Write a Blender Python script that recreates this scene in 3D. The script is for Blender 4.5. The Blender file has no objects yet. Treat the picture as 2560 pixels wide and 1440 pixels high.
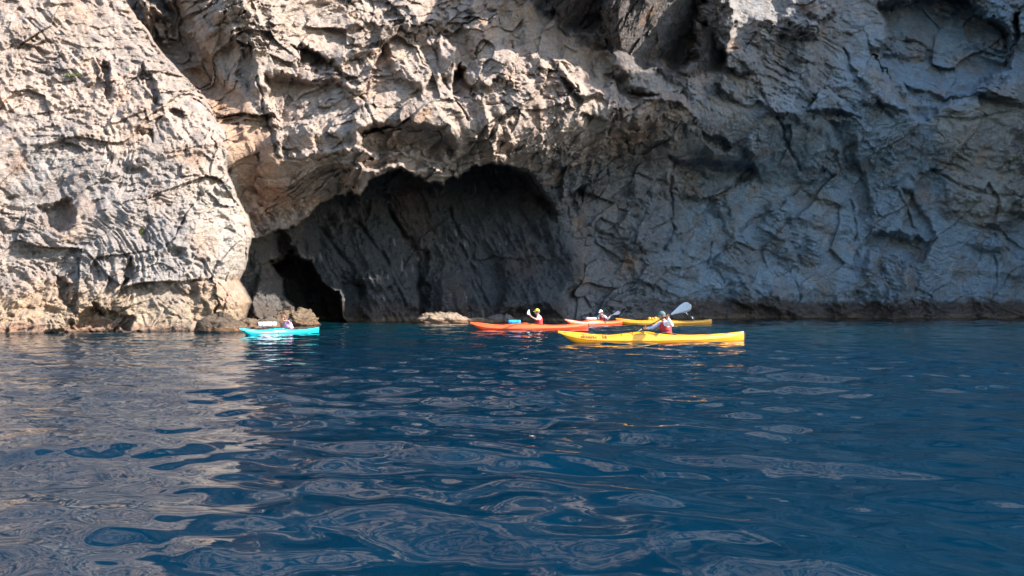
import bpy, bmesh, math, random
import numpy as np
from mathutils import Vector, Matrix

random.seed(7)
scene = bpy.context.scene
COL = scene.collection

# ------------------------------------------------------------------ camera
LENS, SENS, RW, RH = 26.0, 36.0, 2560.0, 1440.0
FPX = LENS / SENS * RW
CAMZ = 1.03
PITCH = math.atan(42.0 / FPX)
cam_d = bpy.data.cameras.new("camera"); cam = bpy.data.objects.new("camera", cam_d); COL.objects.link(cam)
cam_d.lens = LENS; cam_d.sensor_width = SENS; cam_d.clip_start = 0.05; cam_d.clip_end = 5000
cam.location = (0, 0, CAMZ); cam.rotation_euler = (math.radians(90) + PITCH, 0, 0)
scene.camera = cam

# ------------------------------------------------------------------ sky, sun, exposure
SUN_EL = math.radians(33.0)
SUN_AZ = math.radians(13.5)          # turned this far from +x towards the viewer
S = Vector((math.cos(SUN_EL) * math.cos(SUN_AZ), -math.cos(SUN_EL) * math.sin(SUN_AZ), math.sin(SUN_EL)))
world = bpy.data.worlds.new("World"); scene.world = world; world.use_nodes = True
wn = world.node_tree; wn.nodes.clear()
wo = wn.nodes.new("ShaderNodeOutputWorld"); wb = wn.nodes.new("ShaderNodeBackground"); ws = wn.nodes.new("ShaderNodeTexSky")
ws.sky_type = 'NISHITA'; ws.sun_disc = False; ws.sun_elevation = SUN_EL
ws.sun_rotation = math.atan2(S.x, S.y); ws.air_density = 1.0; ws.dust_density = 0.6; ws.ozone_density = 1.2
wb.inputs[1].default_value = 0.15
wn.links.new(ws.outputs[0], wb.inputs[0]); wn.links.new(wb.outputs[0], wo.inputs[0])
sd = bpy.data.lights.new("sun", 'SUN'); sd.energy = 5.0; sd.angle = math.radians(0.53); sd.color = (1.0, 0.905, 0.82)
sun = bpy.data.objects.new("sun", sd); COL.objects.link(sun)
sun.rotation_euler = S.to_track_quat('Z', 'Y').to_euler()
scene.view_settings.view_transform = 'Standard'; scene.view_settings.look = 'None'
scene.view_settings.gamma = 1.0; scene.view_settings.use_curve_mapping = False
scene.view_settings.exposure = 1.55
scene.render.engine = 'CYCLES'
scene.cycles.max_bounces = 6; scene.cycles.diffuse_bounces = 3; scene.cycles.glossy_bounces = 3
scene.cycles.use_denoising = True

# ------------------------------------------------------------------ numpy noise
_r = np.random.RandomState(11)
PERM = _r.permutation(4096).astype(np.int32)
GR = _r.normal(size=(4096, 3)).astype(np.float32); GR /= np.linalg.norm(GR, axis=1, keepdims=True)
RND = _r.rand(4096, 4).astype(np.float32)

def _h(x, y, z, seed):
    return PERM[(PERM[(PERM[(x + seed * 131) & 4095] + y) & 4095] + z) & 4095]

def perlin(P, seed=0):
    P = P.astype(np.float32); I = np.floor(P).astype(np.int32); F = P - I
    U = F * F * F * (F * (F * 6 - 15) + 10)
    out = np.zeros(len(P), np.float32)
    for dx in (0, 1):
        wx = U[:, 0] if dx else 1 - U[:, 0]
        for dy in (0, 1):
            wy = U[:, 1] if dy else 1 - U[:, 1]
            for dz in (0, 1):
                wz = U[:, 2] if dz else 1 - U[:, 2]
                g = GR[_h(I[:, 0] + dx, I[:, 1] + dy, I[:, 2] + dz, seed)]
                out += wx * wy * wz * (g[:, 0] * (F[:, 0] - dx) + g[:, 1] * (F[:, 1] - dy) + g[:, 2] * (F[:, 2] - dz))
    return out * 1.6

def fbm(P, seed, octs=4, gain=0.5, ridged=False):
    a, s, out, Q = 1.0, 0.0, 0.0, P
    for k in range(octs):
        n = perlin(Q, seed + k * 17)
        out = out + a * ((1 - 2 * np.abs(n)) if ridged else n); s += a
        a *= gain; Q = Q * 2.03 + 3.7
    return out / s

def facets(P, seed, tilt=1.0):
    """every cell is one tilted plane: value of that plane, and distance to the crack between cells"""
    I = np.floor(P).astype(np.int32)
    f1 = np.full(len(P), 9e9, np.float32); f2 = f1.copy(); val = np.zeros(len(P), np.float32)
    for dx in (-1, 0, 1):
        for dy in (-1, 0, 1):
            for dz in (-1, 0, 1):
                X, Y, Z = I[:, 0] + dx, I[:, 1] + dy, I[:, 2] + dz
                h = _h(X, Y, Z, seed); r = RND[h]
                ax = P[:, 0] - X - (0.1 + 0.8 * r[:, 0]); ay = P[:, 1] - Y - (0.1 + 0.8 * r[:, 1]); az = P[:, 2] - Z - (0.1 + 0.8 * r[:, 2])
                d = ax * ax + ay * ay + az * az
                near = d < f1
                f2 = np.where(near, f1, np.minimum(f2, d))
                g = GR[(h * 7 + 5) & 4095]
                v = (g[:, 0] * ax + g[:, 1] * ay + g[:, 2] * az) * tilt + (r[:, 3] - 0.5) * 0.55
                val = np.where(near, v, val); f1 = np.where(near, d, f1)
    return val, np.sqrt(f2) - np.sqrt(f1)

def sstep(a, b, x):
    t = np.clip((x - a) / (b - a), 0, 1); return t * t * (3 - 2 * t)

def poly_sd(PX, PY, pts):
    """signed distance to a polygon, positive inside"""
    d = np.full(PX.shape, 9e9, np.float32); inside = np.zeros(PX.shape, bool)
    n = len(pts)
    for i in range(n):
        x0, y0 = pts[i]; x1, y1 = pts[(i + 1) % n]
        ex, ey = x1 - x0, y1 - y0
        t = np.clip(((PX - x0) * ex + (PY - y0) * ey) / (ex * ex + ey * ey + 1e-9), 0, 1)
        d = np.minimum(d, (PX - x0 - t * ex) ** 2 + (PY - y0 - t * ey) ** 2)
        c = (y0 > PY) != (y1 > PY)
        xi = x0 + (PY - y0) / (ey if abs(ey) > 1e-9 else 1e-9) * ex
        inside ^= c & (PX < xi)
    return np.where(inside, 1, -1) * np.sqrt(d)

# ------------------------------------------------------------------ helpers
def P3(px, py, d):
    """the point d metres ahead that the photograph shows at (px, py)"""
    a = (px - 1280) / FPX; b = (720 - py) / FPX
    y = math.cos(PITCH) - b * math.sin(PITCH); z = math.sin(PITCH) + b * math.cos(PITCH)
    return (a / y * d, d, CAMZ + z / y * d)

def mesh_np(name, V, Q, mat, attrs=None, smooth=True):
    me = bpy.data.meshes.new(name)
    me.vertices.add(len(V)); me.vertices.foreach_set("co", V.astype(np.float32).ravel())
    me.loops.add(Q.size); me.loops.foreach_set("vertex_index", Q.astype(np.int32).ravel())
    me.polygons.add(len(Q))
    me.polygons.foreach_set("loop_start", np.arange(0, Q.size, Q.shape[1], dtype=np.int32))
    me.polygons.foreach_set("loop_total", np.full(len(Q), Q.shape[1], np.int32))
    me.polygons.foreach_set("use_smooth", np.full(len(Q), smooth, bool))
    for k, a in (attrs or {}).items():
        if a.ndim == 1:
            at = me.attributes.new(k, 'FLOAT', 'POINT'); at.data.foreach_set("value", a.astype(np.float32))
        else:
            at = me.attributes.new(k, 'FLOAT_COLOR', 'POINT')
            at.data.foreach_set("color", np.concatenate([a, np.ones((len(a), 1))], 1).astype(np.float32).ravel())
    me.update(calc_edges=True); me.validate()
    o = bpy.data.objects.new(name, me); COL.objects.link(o)
    if mat: me.materials.append(mat)
    return o

def grid_quads(nr, nc):
    i = np.arange(nr * nc).reshape(nr, nc)
    return np.stack([i[:-1, :-1], i[:-1, 1:], i[1:, 1:], i[1:, :-1]], -1).reshape(-1, 4)

def new_mat(name):
    m = bpy.data.materials.new(name); m.use_nodes = True
    nt = m.node_tree; nt.nodes.clear()
    out = nt.nodes.new("ShaderNodeOutputMaterial"); b = nt.nodes.new("ShaderNodeBsdfPrincipled")
    nt.links.new(b.outputs[0], out.inputs[0])
    return m, nt, b

def N(nt, typ, **kw):
    n = nt.nodes.new(typ)
    for k, v in kw.items(): setattr(n, k, v)
    return n

def simple_mat(name, col, rough=0.5, var=0.12, scale=25.0, bump=0.0, spec=0.5, trans=0.0, coat=0.0):
    m, nt, b = new_mat(name)
    tc = N(nt, "ShaderNodeTexCoord"); no = N(nt, "ShaderNodeTexNoise"); no.inputs["Scale"].default_value = scale; no.inputs["Detail"].default_value = 4
    nt.links.new(tc.outputs["Object"], no.inputs["Vector"])
    mr = N(nt, "ShaderNodeMapRange"); mr.inputs["From Min"].default_value = 0.3; mr.inputs["From Max"].default_value = 0.7
    mr.inputs["To Min"].default_value = 1 - var; mr.inputs["To Max"].default_value = 1 + var
    nt.links.new(no.outputs[0], mr.inputs["Value"])
    mx = N(nt, "ShaderNodeVectorMath", operation='SCALE'); mx.inputs[0].default_value = col
    nt.links.new(mr.outputs[0], mx.inputs["Scale"]); nt.links.new(mx.outputs[0], b.inputs["Base Color"])
    b.inputs["Roughness"].default_value = rough; b.inputs["Specular IOR Level"].default_value = spec
    if coat: b.inputs["Coat Weight"].default_value = coat; b.inputs["Coat Roughness"].default_value = 0.08
    if trans:
        b.inputs["Subsurface Weight"].default_value = trans; b.inputs["Subsurface Radius"].default_value = (0.05, 0.05, 0.05)
    if bump:
        bp = N(nt, "ShaderNodeBump"); bp.inputs["Distance"].default_value = bump; bp.inputs["Strength"].default_value = 0.6
        nt.links.new(no.outputs[0], bp.inputs["Height"]); nt.links.new(bp.outputs[0], b.inputs["Normal"])
    return m

def rock_material():
    m, nt, b = new_mat("rock")
    L = nt.links.new
    geo = N(nt, "ShaderNodeNewGeometry"); at = N(nt, "ShaderNodeAttribute", attribute_name="tint")
    def noise(scale, det=6, rough=0.6, vec=None, dist=0.0):
        n = N(nt, "ShaderNodeTexNoise"); n.inputs["Scale"].default_value = scale; n.inputs["Detail"].default_value = det
        n.inputs["Roughness"].default_value = rough; n.inputs["Distortion"].default_value = dist
        L(vec or geo.outputs["Position"], n.inputs["Vector"]); return n
    def mixc(fac, a, bb, mode='MIX'):
        x = N(nt, "ShaderNodeMix", data_type='RGBA', blend_type=mode)
        L(fac, x.inputs[0]) if not isinstance(fac, float) else setattr(x.inputs[0], "default_value", fac)
        for s, v in ((6, a), (7, bb)):
            if isinstance(v, tuple): x.inputs[s].default_value = (*v, 1)
            else: L(v, x.inputs[s])
        return x.outputs[2]
    def ramp(src, lo, hi, a=0.0, c=1.0):
        r = N(nt, "ShaderNodeMapRange"); r.inputs["From Min"].default_value = lo; r.inputs["From Max"].default_value = hi
        r.inputs["To Min"].default_value = a; r.inputs["To Max"].default_value = c; L(src, r.inputs["Value"]); return r.outputs[0]
    n1 = noise(0.35, 5, 0.6, dist=0.8); n2 = noise(2.2, 8, 0.72, dist=0.6); n3 = noise(9, 7, 0.78)
    # stretched grain along the foliation
    mp = N(nt, "ShaderNodeMapping"); mp.inputs["Rotation"].default_value = (0.3, 1.05, 0.2); mp.inputs["Scale"].default_value = (0.5, 1.2, 3.2)
    L(geo.outputs["Position"], mp.inputs[0]); n4 = noise(2.4, 7, 0.62, mp.outputs[0], 1.6)
    c = mixc(ramp(n2.outputs[0], 0.38, 0.62), (0.80, 0.80, 0.82), (1.12, 1.10, 1.06))
    c = mixc(ramp(n3.outputs[0], 0.35, 0.65), mixc(1.0, c, (0.80, 0.79, 0.78), "MULTIPLY"), mixc(1.0, c, (1.18, 1.16, 1.12), "MULTIPLY"))
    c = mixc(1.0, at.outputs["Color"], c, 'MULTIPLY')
    # warm iron staining and pale mineral crust in patches
    st = ramp(n1.outputs[0], 0.54, 0.72, 0.0, 0.45)
    c = mixc(st, c, mixc(1.0, c, (1.30, 1.0, 0.72), 'MULTIPLY'))
    pale = N(nt, "ShaderNodeMath", operation='MULTIPLY'); L(ramp(n4.outputs[0], 0.60, 0.70), pale.inputs[0]); L(ramp(n2.outputs[0], 0.45, 0.6), pale.inputs[1])
    pm = N(nt, "ShaderNodeMath", operation='MULTIPLY'); L(pale.outputs[0], pm.inputs[0]); pm.inputs[1].default_value = 0.5
    c = mixc(pm.outputs[0], c, mixc(1.0, c, (1.55, 1.5, 1.42), 'MULTIPLY'))
    dk = ramp(n4.outputs[0], 0.30, 0.42, 0.55, 0.0)
    c = mixc(dk, c, mixc(1.0, c, (0.55, 0.53, 0.52), 'MULTIPLY'))
    L(c, b.inputs["Base Color"])
    b.inputs["Roughness"].default_value = 0.82; b.inputs["Specular IOR Level"].default_value = 0.25
    # fine relief
    vo = N(nt, "ShaderNodeTexVoronoi", feature='F1'); vo.inputs["Scale"].default_value = 4.5
    wv = N(nt, "ShaderNodeVectorMath", operation='ADD'); L(geo.outputs["Position"], wv.inputs[0])
    wn_ = N(nt, "ShaderNodeVectorMath", operation='SCALE'); wn_.inputs["Scale"].default_value = 0.35; L(n2.outputs["Color"], wn_.inputs[0]); L(wn_.outputs[0], wv.inputs[1])
    L(wv.outputs[0], vo.inputs["Vector"])
    h1 = N(nt, "ShaderNodeMath", operation='MULTIPLY_ADD'); L(vo.outputs["Distance"], h1.inputs[0]); h1.inputs[1].default_value = 0.5; L(n4.outputs[0], h1.inputs[2])
    h2 = N(nt, "ShaderNodeMath", operation='MULTIPLY_ADD'); L(n3.outputs[0], h2.inputs[0]); h2.inputs[1].default_value = 0.75; L(h1.outputs[0], h2.inputs[2])
    bp = N(nt, "ShaderNodeBump"); bp.inputs["Distance"].default_value = 0.17; bp.inputs["Strength"].default_value = 0.95
    L(h2.outputs[0], bp.inputs["Height"]); L(bp.outputs[0], b.inputs["Normal"])
    return m
ROCK = rock_material()

# ------------------------------------------------------------------ cliff
E1 = [(-1300, -420), (-600, -20), (-200, 190), (0, 318), (60, 350), (150, 420), (260, 522), (330, 560), (430, 562), (500, 598),
      (560, 622), (592, 636), (650, 618), (700, 598), (755, 624), (800, 608), (832, 596), (900, 590)]
PILLAR = [(380, 1240), (430, 1295), (470, 1335), (540, 1392), (600, 1412), (680, 1432), (740, 1408), (800, 1395), (900, 1390)]
LIP = [(560, 640), (632, 602), (690, 580), (725, 572), (790, 520), (835, 490), (900, 486), (925, 452), (985, 436), (1010, 434), (1060, 452), (1110, 462),
       (1128, 445), (1180, 425), (1230, 404), (1300, 412), (1330, 418), (1372, 402), (1420, 392), (1500, 384), (1700, 384)]

# (outline, softness px, metres towards the viewer, extra per 100 px right, extra per 100 px down)
BLOCKS = [
 ([(300, -260), (405, -260), (430, 0), (490, 110), (590, 240), (650, 320), (600, 345), (540, 300), (420, 150)], 26, -1.7, 0.8, 0.5),
 ([(500, -60), (640, -60), (650, 120), (660, 260), (600, 215), (560, 110)], 22, 0.35, 0.5, -0.1),
 ([(590, 120), (625, 110), (640, 200), (610, 235), (590, 180)], 8, -0.7, 0, 0),
 ([(722, 108), (760, 100), (800, 150), (850, 175), (880, 195), (800, 175), (750, 160)], 7, -1.3, 0, 0),
 ([(660, 175), (700, 190), (860, 195), (900, 300), (890, 380), (700, 395), (685, 300)], 10, -0.7, 0.5, 0.15),
 ([(690, 300), (790, 300), (800, 395), (740, 415), (690, 400)], 8, 0.6, 0.4, -0.6),
 ([(930, 60), (990, 40), (1050, 100), (1090, 180), (1060, 250), (980, 180)], 10, 0.8, 0.6, -0.2),
 ([(1090, 60), (1130, 90), (1160, 160), (1130, 190), (1095, 180)], 8, 0.7, 0.7, -0.4),
 ([(1140, 165), (1165, 150), (1185, 210), (1180, 245), (1140, 240), (1132, 200)], 6, -2.0, 0, 0),
 ([(1160, 60), (1250, 20), (1290, 130), (1270, 220), (1190, 200)], 12, 1.0, 0.4, -0.2),
 ([(900, 315), (1010, 305), (1110, 320), (1130, 375), (1100, 392), (930, 390), (890, 370)], 14, -1.8, 0, 0.2),
 ([(870, 415), (960, 412), (1040, 418), (1100, 412), (1128, 440), (1115, 470), (1000, 475), (900, 505), (850, 470)], 12, 1.3, 0, 0.3),
 ([(1290, 30), (1355, -40), (1380, 40), (1440, 95), (1500, 130), (1600, 215), (1640, 250), (1500, 245), (1400, 190), (1310, 130)], 22, -0.7, -1.0, -0.2),
 ([(1345, -200), (1512, -200), (1505, 50), (1470, 88), (1440, 98), (1400, 80), (1365, 30)], 16, 1.8, -1.6, -3.2),
 ([(1502, 92), (1515, 20), (1540, -220), (1745, -220), (1752, 60), (1745, 130), (1690, 172), (1600, 178), (1560, 138)], 16, 2.3, -1.5, -3.4),
 ([(1745, 50), (1790, 90), (1830, 135), (1800, 185), (1750, 192), (1700, 165), (1730, 110)], 6, 1.0, -2.2, -2.0),
 ([(1750, -80), (1830, -60), (1830, 60), (1815, 140), (1785, 110), (1752, 50)], 8, 3.2, 1.2, -0.4),
 ([(1806, 130), (1850, 125), (1900, 165), (1898, 196), (1850, 195), (1810, 170)], 5, 1.3, 0.2, -2.0),
 ([(1780, 215), (1800, 205), (1880, 250), (1872, 262), (1800, 235)], 4, 1.0, 0, -2.5),
 ([(1380, 140), (1440, 150), (1490, 200), (1520, 240), (1450, 235), (1400, 200)], 8, 1.2, 0.8, -0.6),
 ([(1450, 230), (1540, 200), (1560, 260), (1520, 300), (1450, 290)], 8, 1.0, 0.9, -0.5),
 ([(1600, 250), (1700, 235), (1740, 300), (1700, 350), (1560, 380), (1540, 330)], 10, 0.9, 0.3, -0.4),
 ([(1745, 325), (1790, 330), (1830, 365), (1810, 378), (1760, 365)], 5, -1.1, 0, 0),
 ([(1680, 390), (1760, 400), (1880, 410), (1900, 450), (1800, 475), (1700, 480)], 12, -1.9, 0, 0.8),
 ([(1900, 60), (1960, 40), (2060, 60), (2050, 95), (1980, 105)], 8, 1.0, 0.3, -0.9),
 ([(1960, -120), (2080, -120), (2080, 20), (2040, 90), (1990, 80), (1960, 30)], 8, 1.3, 0.8, -0.4),
 ([(2015, 270), (2040, 225), (2070, 212), (2100, 250), (2130, 280), (2080, 285)], 5, 1.5, -0.3, -1.4),
 ([(2030, 288), (2130, 284), (2140, 296), (2040, 300)], 4, -0.7, 0, 0),
 ([(2130, 150), (2230, 150), (2290, 260), (2250, 290), (2160, 250)], 10, 0.9, 0.1, 0.4),
 ([(2195, 10), (2400, -40), (2520, 80), (2535, 170), (2470, 210), (2400, 245), (2300, 300), (2240, 250), (2200, 160)], 14, -3.4, 0.4, 0.9),
 ([(2525, 30), (2545, 30), (2548, 110), (2525, 120)], 5, -1.6, 0, 0),
 ([(2470, 225), (2560, 190), (3400, 100), (3400, 560), (2560, 560), (2420, 540), (2340, 500), (2315, 400), (2340, 300)], 38, 1.3, 0.15, 0.5),
 ([(2060, 300), (2110, 300), (2150, 420), (2190, 560), (2150, 560), (2090, 420)], 10, -1.0, 0.4, 0),
 ([(2190, 585), (2250, 575), (2330, 600), (2320, 640), (2250, 665), (2200, 640), (2150, 620)], 10, -1.7, 0, 0.6),
 ([(2250, 470), (2290, 480), (2330, 560), (2320, 600), (2270, 560)], 8, -0.9, 0, 0),
 ([(1830, 660), (2000, 640), (2200, 650), (2240, 735), (1900, 735), (1700, 735)], 25, 0.5, 0, 0.7),
 ([(1680, 480), (1800, 480), (1830, 600), (1780, 690), (1700, 690), (1690, 600)], 14, -0.8, 0.5, 0.4),
 ([(1450, 420), (1640, 430), (1650, 620), (1560, 640), (1470, 560)], 25, 0.9, 0.2, 0.4),
 # left buttress
 ([(245, 155), (275, 165), (285, 240), (262, 245)], 5, -0.55, 0, 0),
 ([(345, 165), (372, 175), (395, 255), (375, 255)], 5, -0.5, 0, 0),
 ([(335, 325), (375, 330), (385, 350), (345, 345)], 4, -0.5, 0, 0),
 ([(455, 270), (470, 280), (462, 292), (405, 270)], 3, -0.45, 0, 0),
 ([(90, 520), (170, 500), (190, 560), (160, 590), (120, 570)], 8, -0.7, 0, 0),
 ([(140, 690), (165, 700), (185, 790), (160, 780)], 6, -0.6, 0, 0),
 ([(290, 690), (330, 640), (335, 670), (305, 730)], 5, -0.5, 0, 0),
 ([(170, 790), (250, 770), (340, 800), (330, 840), (170, 840)], 7, -0.9, 0, 0.2),
 ([(225, 760), (275, 770), (270, 790), (235, 785)], 4, -0.5, 0, 0),
 ([(490, 705), (545, 700), (560, 760), (520, 790), (495, 760)], 8, 0.45, 0.3, 0),
 ([(-200, 770), (150, 790), (160, 835), (0, 860), (-200, 860)], 8, 0.7, 0, 0.8),
 # inside the cave
 ([(725, 628), (768, 642), (812, 700), (852, 745), (880, 812), (775, 812), (722, 740), (700, 702), (684, 665)], 7, -8.0, -2.0, 0),
 ([(700, 570), (720, 575), (765, 640), (820, 700), (860, 742), (835, 735), (790, 690), (740, 640)], 5, 1.2, 0.2, 0),
 ([(630, 600), (700, 580), (715, 640), (690, 690), (660, 720), (640, 760), (600, 720)], 12, 0.5, 0.4, -0.4),
 ([(640, 690), (690, 690), (770, 780), (780, 812), (610, 812)], 10, 0.9, 0, 0.5),
 ([(880, 560), (950, 600), (1040, 700), (1045, 770), (960, 750), (900, 700)], 26, 0.7, -0.2, 0.3),
 ([(850, 690), (915, 700), (930, 825), (870, 825)], 12, -1.6, 0, 0),
 ([(1045, 620), (1065, 620), (1075, 790), (1050, 790)], 6, -1.0, 0, 0),
 ([(1080, 600), (1140, 600), (1180, 740), (1150, 790), (1090, 790)], 14, 0.9, 0.2, 0.4),
 ([(1240, 600), (1330, 620), (1400, 780), (1240, 790)], 20, 1.0, 0.2, 0.5),
]

SMOOTH = [
 [(1345, -200), (1512, -200), (1505, 50), (1470, 88), (1440, 98), (1400, 80), (1365, 30)],
 [(1502, 92), (1515, 20), (1540, -220), (1745, -220), (1752, 60), (1745, 130), (1690, 172), (1600, 178), (1560, 138)],
 [(1745, 50), (1790, 90), (1830, 135), (1800, 185), (1750, 192), (1700, 165), (1730, 110)],
 [(1290, 30), (1355, -40), (1380, 40), (1440, 95), (1500, 130), (1600, 215), (1640, 250), (1500, 235), (1420, 170), (1310, 120)],
 [(660, 185), (860, 205), (890, 300), (880, 370), (700, 380), (685, 300)],
 [(930, 410), (1100, 380), (1110, 400), (940, 420)],
 [(1840, 665), (2000, 650), (2160, 670), (2180, 725), (1900, 725)],
 [(1690, 490), (1790, 490), (1820, 600), (1780, 680), (1700, 680)],
]

# long open fractures: (line, metres deep, half width px)
FRACTURES = [
 ([(412, 612), (440, 575), (470, 530), (495, 485)], 0.25, 2.5), ([(72, 50), (120, 110), (175, 170), (228, 225)], 0.10, 2.5), ([(60, 365), (180, 372), (270, 362)], 0.1, 3),
 ([(500, 640), (520, 690), (512, 740)], 0.15, 2.5), ([(640, 190), (668, 300), (690, 390)], 0.4, 3.5), ([(700, 395), (800, 402), (880, 385)], 0.35, 4),
 ([(795, 170), (900, 250), (960, 330)], 0.4, 3.5), ([(1060, 60), (1110, 190), (1170, 300)], 0.35, 3.5),
 ([(1840, 572), (1930, 530), (2010, 470), (2060, 420)], 0.5, 3.5), ([(1925, 640), (1990, 655), (1995, 740)], 0.35, 3), ([(1990, 640), (2010, 690), (2045, 730)], 0.3, 3),
 ([(2120, 500), (2135, 560), (2130, 600)], 0.4, 3.5), ([(2235, 470), (2270, 530), (2300, 600)], 0.5, 4), ([(2480, 640), (2490, 700), (2486, 740)], 0.3, 3),
 ([(1720, 520), (1790, 480), (1880, 440)], 0.5, 4), ([(1690, 400), (1668, 470), (1684, 560), (1662, 630)], 0.7, 5), ([(1470, 560), (1560, 600), (1640, 640)], 0.35, 3),
 ([(1780, 590), (1770, 650), (1810, 700)], 0.3, 3), ([(1900, 230), (1960, 330), (2000, 420)], 0.5, 4), ([(2110, 120), (2160, 220), (2230, 300)], 0.4, 4),
 ([(1500, 470), (1590, 440), (1660, 450)], 0.3, 3), ([(2320, 420), (2420, 480), (2560, 500)], 0.4, 4), ([(2330, 290), (2450, 300), (2560, 270)], 0.3, 3.5),
 ([(880, 540), (960, 640), (1010, 760)], 0.5, 5), ([(960, 520), (1040, 620), (1062, 790)], 0.8, 5), ([(1120, 520), (1160, 640), (1230, 780)], 0.5, 5), ([(800, 560), (870, 660), (930, 780)], 0.5, 5),
]

def lerp_tab(x, tab):
    t = np.array(tab, float); return np.interp(x, t[:, 0], t[:, 1])

def build_cliff():
    xs = np.concatenate([np.arange(-900, -60, 9), np.arange(-60, 2620, 2.05), np.arange(2620, 3350, 8)])
    ys = np.concatenate([np.arange(-1500, -60, 15), np.arange(-60, 0, 4), np.arange(0, 850, 2.05), np.arange(850, 900, 8)])
    PX0, PY0 = np.meshgrid(xs, ys); sh = PX0.shape
    PX, PY = PX0.ravel(), PY0.ravel()
    n2 = lambda sc, sd: perlin(np.stack([PX / sc, PY / sc, np.full_like(PX, 0.37 + sd)], 1), sd)
    wx = n2(80, 1) * 18 + n2(28, 2) * 11 + n2(10, 3) * 4.5
    wy = n2(80, 4) * 18 + n2(28, 5) * 11 + n2(10, 6) * 4.5
    QX, QY = PX + wx, PY + wy                       # ragged outlines
    e1 = lerp_tab(PY, E1)
    dl = e1 - (PX + wx * 0.4)                       # distance left of the buttress edge
    mL = sstep(-5, 5, dl)
    # near buttress
    D_L = 26.3 + 3.4 * np.clip(PX, -900, 640) / 620 + (832 - PY) * 0.0048 + 1.0 * np.exp(-np.clip(dl, 0, 400) / 90) + 1.6 * sstep(520, 600, PY) * np.exp(-np.clip(dl, 0, 400) / 22)
    # rock face above the arch
    up = lerp_tab(PX, [(0, 30), (560, 33.3), (800, 35.5), (1200, 38.6), (1500, 42.0), (1800, 46.0), (2100, 49.5), (2560, 53.0), (3350, 56)])
    low = lerp_tab(PX, [(0, 34), (560, 36.0), (900, 40), (1200, 43), (1400, 46.3), (1500, 48.5), (1700, 51.2), (1900, 53.5), (2560, 55.5), (3350, 57)])
    f = sstep(300, 520, PY + (PX - 1400) * 0.05)
    D_M = up * (1 - f) + low * f
    D_M += np.clip(260 - PY, 0, 2000) * 0.0065
    # belly over the arch
    lip = lerp_tab(PX, [(x, y) for x, y in LIP])
    D_M -= 1.0 * np.exp(-((PY - lip + 150) / 110) ** 2) * sstep(600, 700, PX) * (1 - sstep(1350, 1600, PX))
    D_M += 2.6 * np.exp(-np.clip(-dl - 10, 0, 400) / 80) * (1 - sstep(180, 330, PY))
    # cave
    pil = lerp_tab(PY, PILLAR)
    inside = np.minimum(QY - lip, np.minimum((PX - e1) + 30, (pil - QX) * 0.13 + 1.5))
    mC = sstep(-2.5, 3.5, inside)
    mC_soft = sstep(-90, 0, inside)
    D_M -= 0.4 * np.exp(-np.clip(-dl, 0, 400) / 70) * sstep(250, 350, PY)
    D_M += 0.9 * (mC_soft - mC) * sstep(1380, 1440, PX)
    D_C = lerp_tab(PX, [(560, 42.3), (700, 45.0), (900, 46.5), (1100, 48.5), (1300, 50), (1450, 50)]) - (PY - 460) * 0.0118 + 0.5
    D_C = np.where(inside < 60, D_C - 1.4 * np.clip(1 - inside / 60, 0, 1) ** 2, D_C)
    D = D_M * (1 - mC) + D_C * mC
    D = D * (1 - mL) + D_L * mL
    for pts, soft, amt, bx, by in BLOCKS:
        p = np.array(pts, float); x0, x1, y0, y1 = p[:, 0].min() - 60, p[:, 0].max() + 60, p[:, 1].min() - 60, p[:, 1].max() + 60
        ix = np.nonzero((PX > x0) & (PX < x1) & (PY > y0) & (PY < y1))[0]
        if len(ix) == 0: continue
        cx, cy = p.mean(0)
        sd = poly_sd(QX[ix], QY[ix], pts)
        m = sstep(-soft * 0.6, soft * 1.5, sd)
        left = cx < 600 and (y0 > 0 or cx < 320)
        edge = mL[ix] if cx < np.interp(cy, [e[0] for e in E1], [e[1] for e in E1]) else 1 - mL[ix]
        D[ix] -= m * edge * (amt + np.clip((PX[ix] - cx) / 100, -3, 3) * bx + np.clip((PY[ix] - cy) / 100, -3, 3) * by)

    A = (PX - 1280) / FPX; B = (720 - PY) / FPX
    yy = math.cos(PITCH) - B * math.sin(PITCH); zz = math.sin(PITCH) + B * math.cos(PITCH)
    def pts3(D): return np.stack([A / yy * D, D, CAMZ + zz / yy * D], 1).astype(np.float32)
    P = pts3(D)
    Lm, Cm = mL, mC * (1 - mL)
    Rm = sstep(1450, 1750, PX) * (1 - mL)
    Mm = np.clip(1 - Lm - Cm - Rm, 0, 1)
    # domain warp
    w = np.stack([perlin(P * 0.33, 21), perlin(P * 0.33, 22), perlin(P * 0.33, 23)], 1)
    w2 = np.stack([perlin(P * 1.3, 24), perlin(P * 1.3, 25), perlin(P * 1.3, 26)], 1)
    Pw = P + 0.6 * w + 0.07 * w2
    # blocks elongated along a plunging direction
    def rot(P, ax, ay, az, sc):
        R = np.array(Matrix.Rotation(ax, 3, 'X') @ Matrix.Rotation(ay, 3, 'Y') @ Matrix.Rotation(az, 3, 'Z'), dtype=np.float32)
        return (P @ R.T) * np.array(sc, np.float32)
    v1, c1 = facets(rot(Pw, 0.2, 0.9, 0.3, (0.16, 0.28, 0.34)), 31, 1.6)
    v2, c2 = facets(rot(Pw, 0.1, 0.75, 0.2, (0.42, 0.7, 0.95)), 37, 1.6)
    v3, c3 = facets(rot(Pw + 0.04 * w2, 0.5, 0.6, 0.1, (1.2, 1.9, 2.6)), 41, 1.5)
    crack = lambda c, wd: np.exp(-(c / wd) ** 2)
    # foliation: warped layers. dipping right on the buttress, steep ribs in the cave, near level on the far right
    fold = perlin(P * np.array([0.22, 0.22, 0.3], np.float32), 51) * 2.4 + perlin(P * 0.62, 52) * 0.9 + perlin(P * 1.7, 53) * 0.25
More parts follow.
